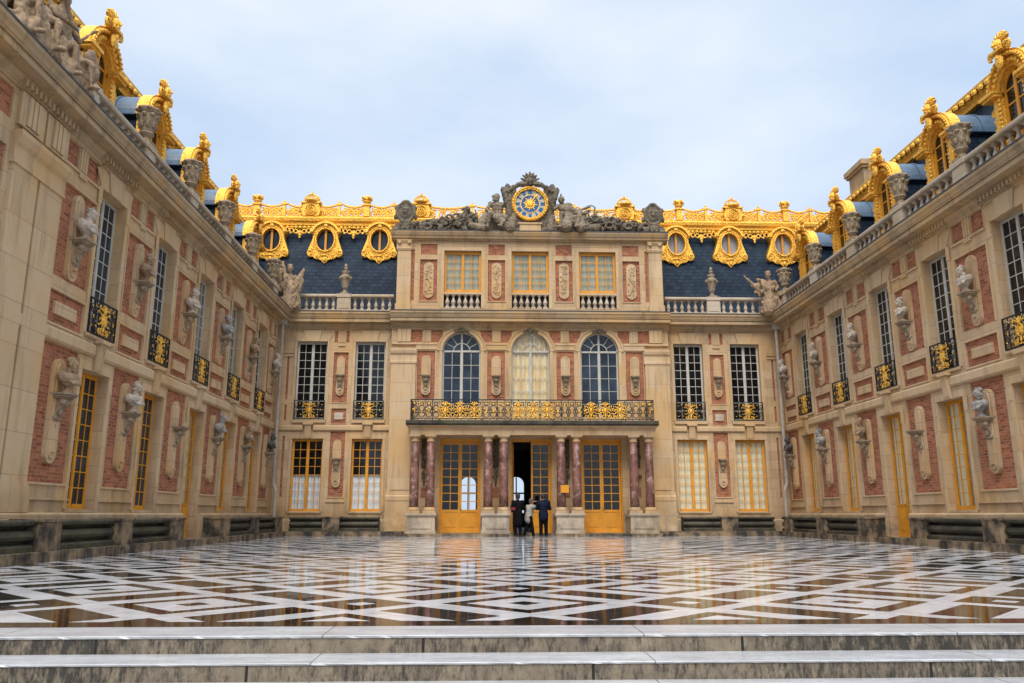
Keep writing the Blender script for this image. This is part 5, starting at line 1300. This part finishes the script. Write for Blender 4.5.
bench(BK, XL + .95, cL0 - .28, [CX - 8.585], 'dark wet stone bench under the two back windows with half white blinds', .15, .62); bench(BK, cL1 + .28, XR - .95, [CX + 8.585], 'dark wet stone bench under the two curtained windows right of the columns', .15, .62)

# people at the open door
def person(loc, rz, J, coat, trs, hair, label, coat_len, extra=None, k=1.):
    R_ = Blob(SF); figure(R_, J, k); body = R_.fuse('person', M['skin'], .0115, 1)
    o = link('person', body, None, loc, rz); tag(o, label, 'person')
    V = lambda n: Vector(J[n])
    c = Blob(SF); ch_, pv = V('chest'), V('pelvis'); mid = (ch_ + pv) / 2
    c.cap(V('neck') - Vector((0, 0, .05)), ch_, .105 * k, .18 * k, 14); c.cap(ch_, mid, .185 * k, .17 * k, 14); c.cap(mid, pv, .17 * k, .185 * k, 14)
    lo = pv - Vector((0, 0, coat_len)); c.cap(pv, lo, .185 * k, .19 * k, 14)
    for s_ in 'LR':
        sh, el, ha = V('sh' + s_), V('el' + s_), V('ha' + s_); c.cap(ch_ + (sh - ch_) * .5, sh, .14 * k, .098 * k); c.cap(sh, el, .09 * k, .072 * k); c.cap(el, el + (ha - el) * .92, .07 * k, .055 * k)
    link('coat', c.fuse('coat', M[coat], .016, 2, .012, 9), o)
    t = Blob(SF)
    for s_ in 'LR':
        hp, kn, an = V('hip' + s_), V('kn' + s_), V('an' + s_); t.cap(pv + (hp - pv) * .4, hp, .14 * k, .12 * k); t.cap(hp, kn, .115 * k, .085 * k); t.cap(kn, an + Vector((0, 0, .03)), .083 * k, .07 * k)
    link('trousers', t.fuse('trousers', M[trs], .016, 2, .008, 9), o)
    s = Blob(SF)
    for q in 'LR': s.cap(V('an' + q) - Vector((0, 0, .028)), V('to' + q), .055 * k, .046 * k)
    link('shoes', s.fuse('shoes', M['shoe'], .014, 1), o)
    h = Blob(SF); hd = V('head'); f = Vector(J['face']).normalized()
    h.ell(tuple(hd - f * .022 + Vector((0, 0, .025))), (.099 * k, .112 * k, .112 * k), None, 12, 9); h.ell(tuple(hd - f * .06 - Vector((0, 0, .03))), (.085 * k, .07 * k, .10 * k))
    link('hair', h.fuse('hair', M[hair], .014, 1, .008, 24), o)
    if extra: extra(o)
std = lambda **kw: dict(dict(head=(0, .03, 1.64), face=(0, 1, 0), neck=(0, 0, 1.46), chest=(0, 0, 1.27), pelvis=(0, 0, .93), shL=(-.19, 0, 1.40), elL=(-.25, -.02, 1.12), haL=(-.22, .1, .90), shR=(.19, 0, 1.40), elR=(.25, -.02, 1.12), haR=(.22, .1, .90),
            hipL=(-.09, 0, .89), knL=(-.10, .02, .48), anL=(-.11, -.01, .085), toL=(-.13, .13, .05), hipR=(.09, 0, .89), knR=(.10, .02, .48), anR=(.11, -.01, .085), toR=(.13, .13, .05)), **kw)
def red(o):
    m = MB(); m.box(.19, .37, -.185, -.16, 1.07, 1.19); m.box(.195, .365, -.19, -.185, 1.08, 1.18); fo = link('folder', m.mesh('folder', M['red']), None, Vector(o.location), o.rotation_euler.z)
    tag(fo, 'red folder held under the arm of the person in the long black coat', 'folder')
person((1.36, 34.05, 0), RAD(200), std(elL=(-.27, .06, 1.14), haL=(-.10, .24, 1.10), knR=(.12, .06, .48), elR=(.26, 0, 1.14), haR=(.16, .2, 1.04)), 'coat_black', 'trousers', 'hair_dark', 'person in long black coat standing at the open door holding a red folder', .34, red, 1.04)
person((1.82, 34.32, 0), RAD(125), std(head=(.0, .16, 1.44), neck=(0, .11, 1.28), chest=(0, .07, 1.10), pelvis=(0, 0, .80), shL=(-.17, .09, 1.22), elL=(-.2, .33, 1.20), haL=(-.16, .56, 1.30), shR=(.17, .09, 1.22), elR=(.22, .12, .98), haR=(.18, .26, .82),
       hipL=(-.09, 0, .77), knL=(-.10, .1, .42), anL=(-.10, .16, .085), toL=(-.10, .30, .05), hipR=(.09, 0, .77), knR=(.10, .0, .42), anR=(.11, -.14, .085), toR=(.12, .0, .05)), 'cream', 'trousers', 'hair_grey', 'shorter person in cream jacket reaching an arm toward the open door', .10, None, .93)
person((2.42, 34.0, 0), RAD(176), std(head=(.02, .06, 1.62), face=(.2, 1, -.25), elL=(-.27, .10, 1.14), haL=(-.14, .30, 1.16), elR=(.27, .1, 1.14), haR=(.13, .30, 1.14)), 'coat_navy', 'trousers', 'hair_dark', 'person in navy jacket seen from behind at the right door leaf', .12, None, 1.03)

# small yellow sign on the columns
m = MB(Face((0, 0, 0), (1, 0, 0), (0, -1, 0), 0)); m.box(3.19, 3.54, -34.43, -34.415, 1.80, 2.12)
SG = build('sign', m, M['yellow']); tag(SG, 'small plain yellow sign hung on a red marble column right of the open door', 'sign')
m = MB(Face((0, 0, 0), (1, 0, 0), (0, -1, 0), 0)); m.tube([(3.365, -34.56, 2.11), (3.365, -34.43, 2.10)], .012, 6); m.box(3.345, 3.385, -34.47, -34.43, 1.85, 2.09); link('bracket', m.mesh('bracket', M['iron']), SG)

# ------------------------------------------------------------------ ground, steps, court
GF = Face((0, 0, 0), (1, 0, 0), (0, 1, 0), 0)
m = MB(GF); m.quad((-600, -600, -.62), (600, -600, -.62), (600, 600, -.62), (-600, 600, -.62)); struct(build('ground', m, M['ground'], recalc=False))
m = MB(GF); m.quad((XL - .2, 6.975, 0), (XR + .2, 6.975, 0), (XR + .2, 36.2, 0), (XL - .2, 36.2, 0)); struct(build('court_pavement', m, M['floor'], recalc=False))
ys = [6.465, 6.065, 5.665, 5.225, 4.865]; z = 0
st_t, st_r = MB(GF), MB(GF); X0, X1 = -14, 18; rj = random.Random(21)
def tread(y0_, y1_, z0_, z1_):                          # a worn slab edge, chipped here and there
    k = 640; xs = [X0 + (X1 - X0) * i / k for i in range(k + 1)]; vs, fs = [], []
    for i, x in enumerate(xs):
        d = rj.uniform(-.003, .003) + (rj.uniform(.004, .02) if rj.random() < .10 else 0)
        vs += [(x, y0_ + d + .006, z1_), (x, y0_ + d, z1_ - .006), (x, y0_ + .004, z0_), (x, y1_, z1_), (x, y1_, z0_)]
    for i in range(k):
        a = i * 5; b_ = a + 5; fs += [(a, b_, b_ + 3, a + 3), (a, a + 1, b_ + 1, b_), (a + 1, a + 2, b_ + 2, b_ + 1), (a + 2, a + 4, b_ + 4, b_ + 2)]
    st_t.add(vs, fs)
tread(6.460, 6.97, -.016, .004); st_r.box(X0, X1, 6.472, 6.96, -.62, -.0165)
for i in range(1, 5):
    y0_, y1_ = ys[i], ys[i - 1]; z = -.125 * i
    tread(y0_ - .006, y1_ + .004, z - .016, z); st_r.box(X0, X1, y0_ + .006, y1_ + .004, -.62, z - .0165)
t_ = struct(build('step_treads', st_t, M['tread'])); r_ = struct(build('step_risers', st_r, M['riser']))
kb = MB(LW); kb.box(11, 25.2, .0, .90, .0, .20); kb.box(26.8, 35.1, 0, .90, 0, .20); kb.box(25.2, 26.8, 0, .62, 0, .165)
kb.F = RW; kb.box(16.3, 25.5, .0, .90, .0, .20); kb.box(27.1, 35.1, 0, .90, 0, .20); kb.box(25.5, 27.1, 0, .62, 0, .165)
kb.F = BK; kb.box(XL, CX - 5.5, 0, .9, 0, .2); kb.box(CX + 5.5, XR, 0, .9, 0, .2)
struct(build('stone_kerb', kb, M['benchblock']))

# ------------------------------------------------------------------ light, sky, camera
w = bpy.data.worlds.new('World'); scene.world = w; w.use_nodes = True; nt = w.node_tree; bg = nt.nodes['Background']
SUN_EL, SUN_AZ = RAD(55), RAD(190)                       # sun behind the camera, high, behind thin cloud
sky = nt.nodes.new('ShaderNodeTexSky'); sky.sky_type = 'NISHITA'; sky.sun_disc = False; sky.sun_elevation = SUN_EL; sky.sun_rotation = SUN_AZ; sky.air_density = 1.0; sky.dust_density = 2.0
tc = nt.nodes.new('ShaderNodeTexCoord'); mp = nt.nodes.new('ShaderNodeMapping'); mp.inputs['Scale'].default_value = (1, 1, 2.2)
nz = nt.nodes.new('ShaderNodeTexNoise'); nz.inputs['Scale'].default_value = 2.2; nz.inputs['Detail'].default_value = 5; nz.inputs['Roughness'].default_value = .5
mr = nt.nodes.new('ShaderNodeMapRange'); mr.inputs[1].default_value = .34; mr.inputs[2].default_value = .66; mr.inputs[3].default_value = 0; mr.inputs[4].default_value = 1
mx = nt.nodes.new('ShaderNodeMix'); mx.data_type = 'RGBA'; cl = nt.nodes.new('ShaderNodeMix'); cl.data_type = 'RGBA'
cl.inputs[6].default_value = (2.45, 3.08, 4.0, 1); cl.inputs[7].default_value = (3.85, 4.15, 4.55, 1)
nt.links.new(tc.outputs['Generated'], mp.inputs[0]); nt.links.new(mp.outputs[0], nz.inputs[0]); nt.links.new(nz.outputs[0], mr.inputs[0]); nt.links.new(mr.outputs[0], cl.inputs[0])
mx.inputs[0].default_value = .90; hz = nt.nodes.new('ShaderNodeSeparateXYZ'); nt.links.new(tc.outputs['Generated'], hz.inputs[0]); zr = nt.nodes.new('ShaderNodeMapRange'); zr.interpolation_type = 'SMOOTHSTEP'; zr.inputs[1].default_value = .58; zr.inputs[2].default_value = 1; zr.inputs[3].default_value = 1; zr.inputs[4].default_value = 2.6; nt.links.new(hz.outputs[2], zr.inputs[0]); zm = nt.nodes.new('ShaderNodeVectorMath'); zm.operation = 'SCALE'; nt.links.new(sky.outputs[0], mx.inputs[6]); nt.links.new(cl.outputs[2], zm.inputs[0]); nt.links.new(zr.outputs[0], zm.inputs['Scale']); nt.links.new(zm.outputs[0], mx.inputs[7]); nt.links.new(mx.outputs[2], bg.inputs[0]); bg.inputs[1].default_value = .10
sl_ = bpy.data.lights.new('sun', 'SUN'); sl_.energy = 1.5; sl_.angle = RAD(40); sl_.color = (1, .95, .88)
so = bpy.data.objects.new('sun', sl_); COL.objects.link(so)
dv = Vector((math.sin(SUN_AZ) * math.cos(SUN_EL), math.cos(SUN_AZ) * math.cos(SUN_EL), math.sin(SUN_EL)))
so.rotation_euler = dv.to_track_quat('Z', 'Y').to_euler(); so.location = (0, 0, 40)
cam = bpy.data.cameras.new('camera'); cam.sensor_width = 36; cam.lens = 803 / 1024 * 36; cam.clip_end = 2000; cam.clip_start = .05
co_ = bpy.data.objects.new('camera', cam); COL.objects.link(co_); scene.camera = co_
pt, yw = math.atan(173 / 803), RAD(1.88)
fw = Vector((math.sin(yw) * math.cos(pt), math.cos(yw) * math.cos(pt), math.sin(pt))); rt = Vector((math.cos(yw), -math.sin(yw), 0)); up = rt.cross(fw)
co_.matrix_world = Matrix(((rt.x, up.x, -fw.x, 0), (rt.y, up.y, -fw.y, 0), (rt.z, up.z, -fw.z, .9), (0, 0, 0, 1)))
vs_ = scene.view_settings; vs_.view_transform = 'Standard'; vs_.look = 'None'; vs_.exposure = 1.25; vs_.gamma = 1
scene.render.engine = 'CYCLES'; scene.cycles.use_denoising = True; scene.cycles.max_bounces = 8; scene.cycles.transparent_max_bounces = 12; scene.cycles.sample_clamp_indirect = 6
for o in scene.objects:
    if 'root' in o: del o['root']
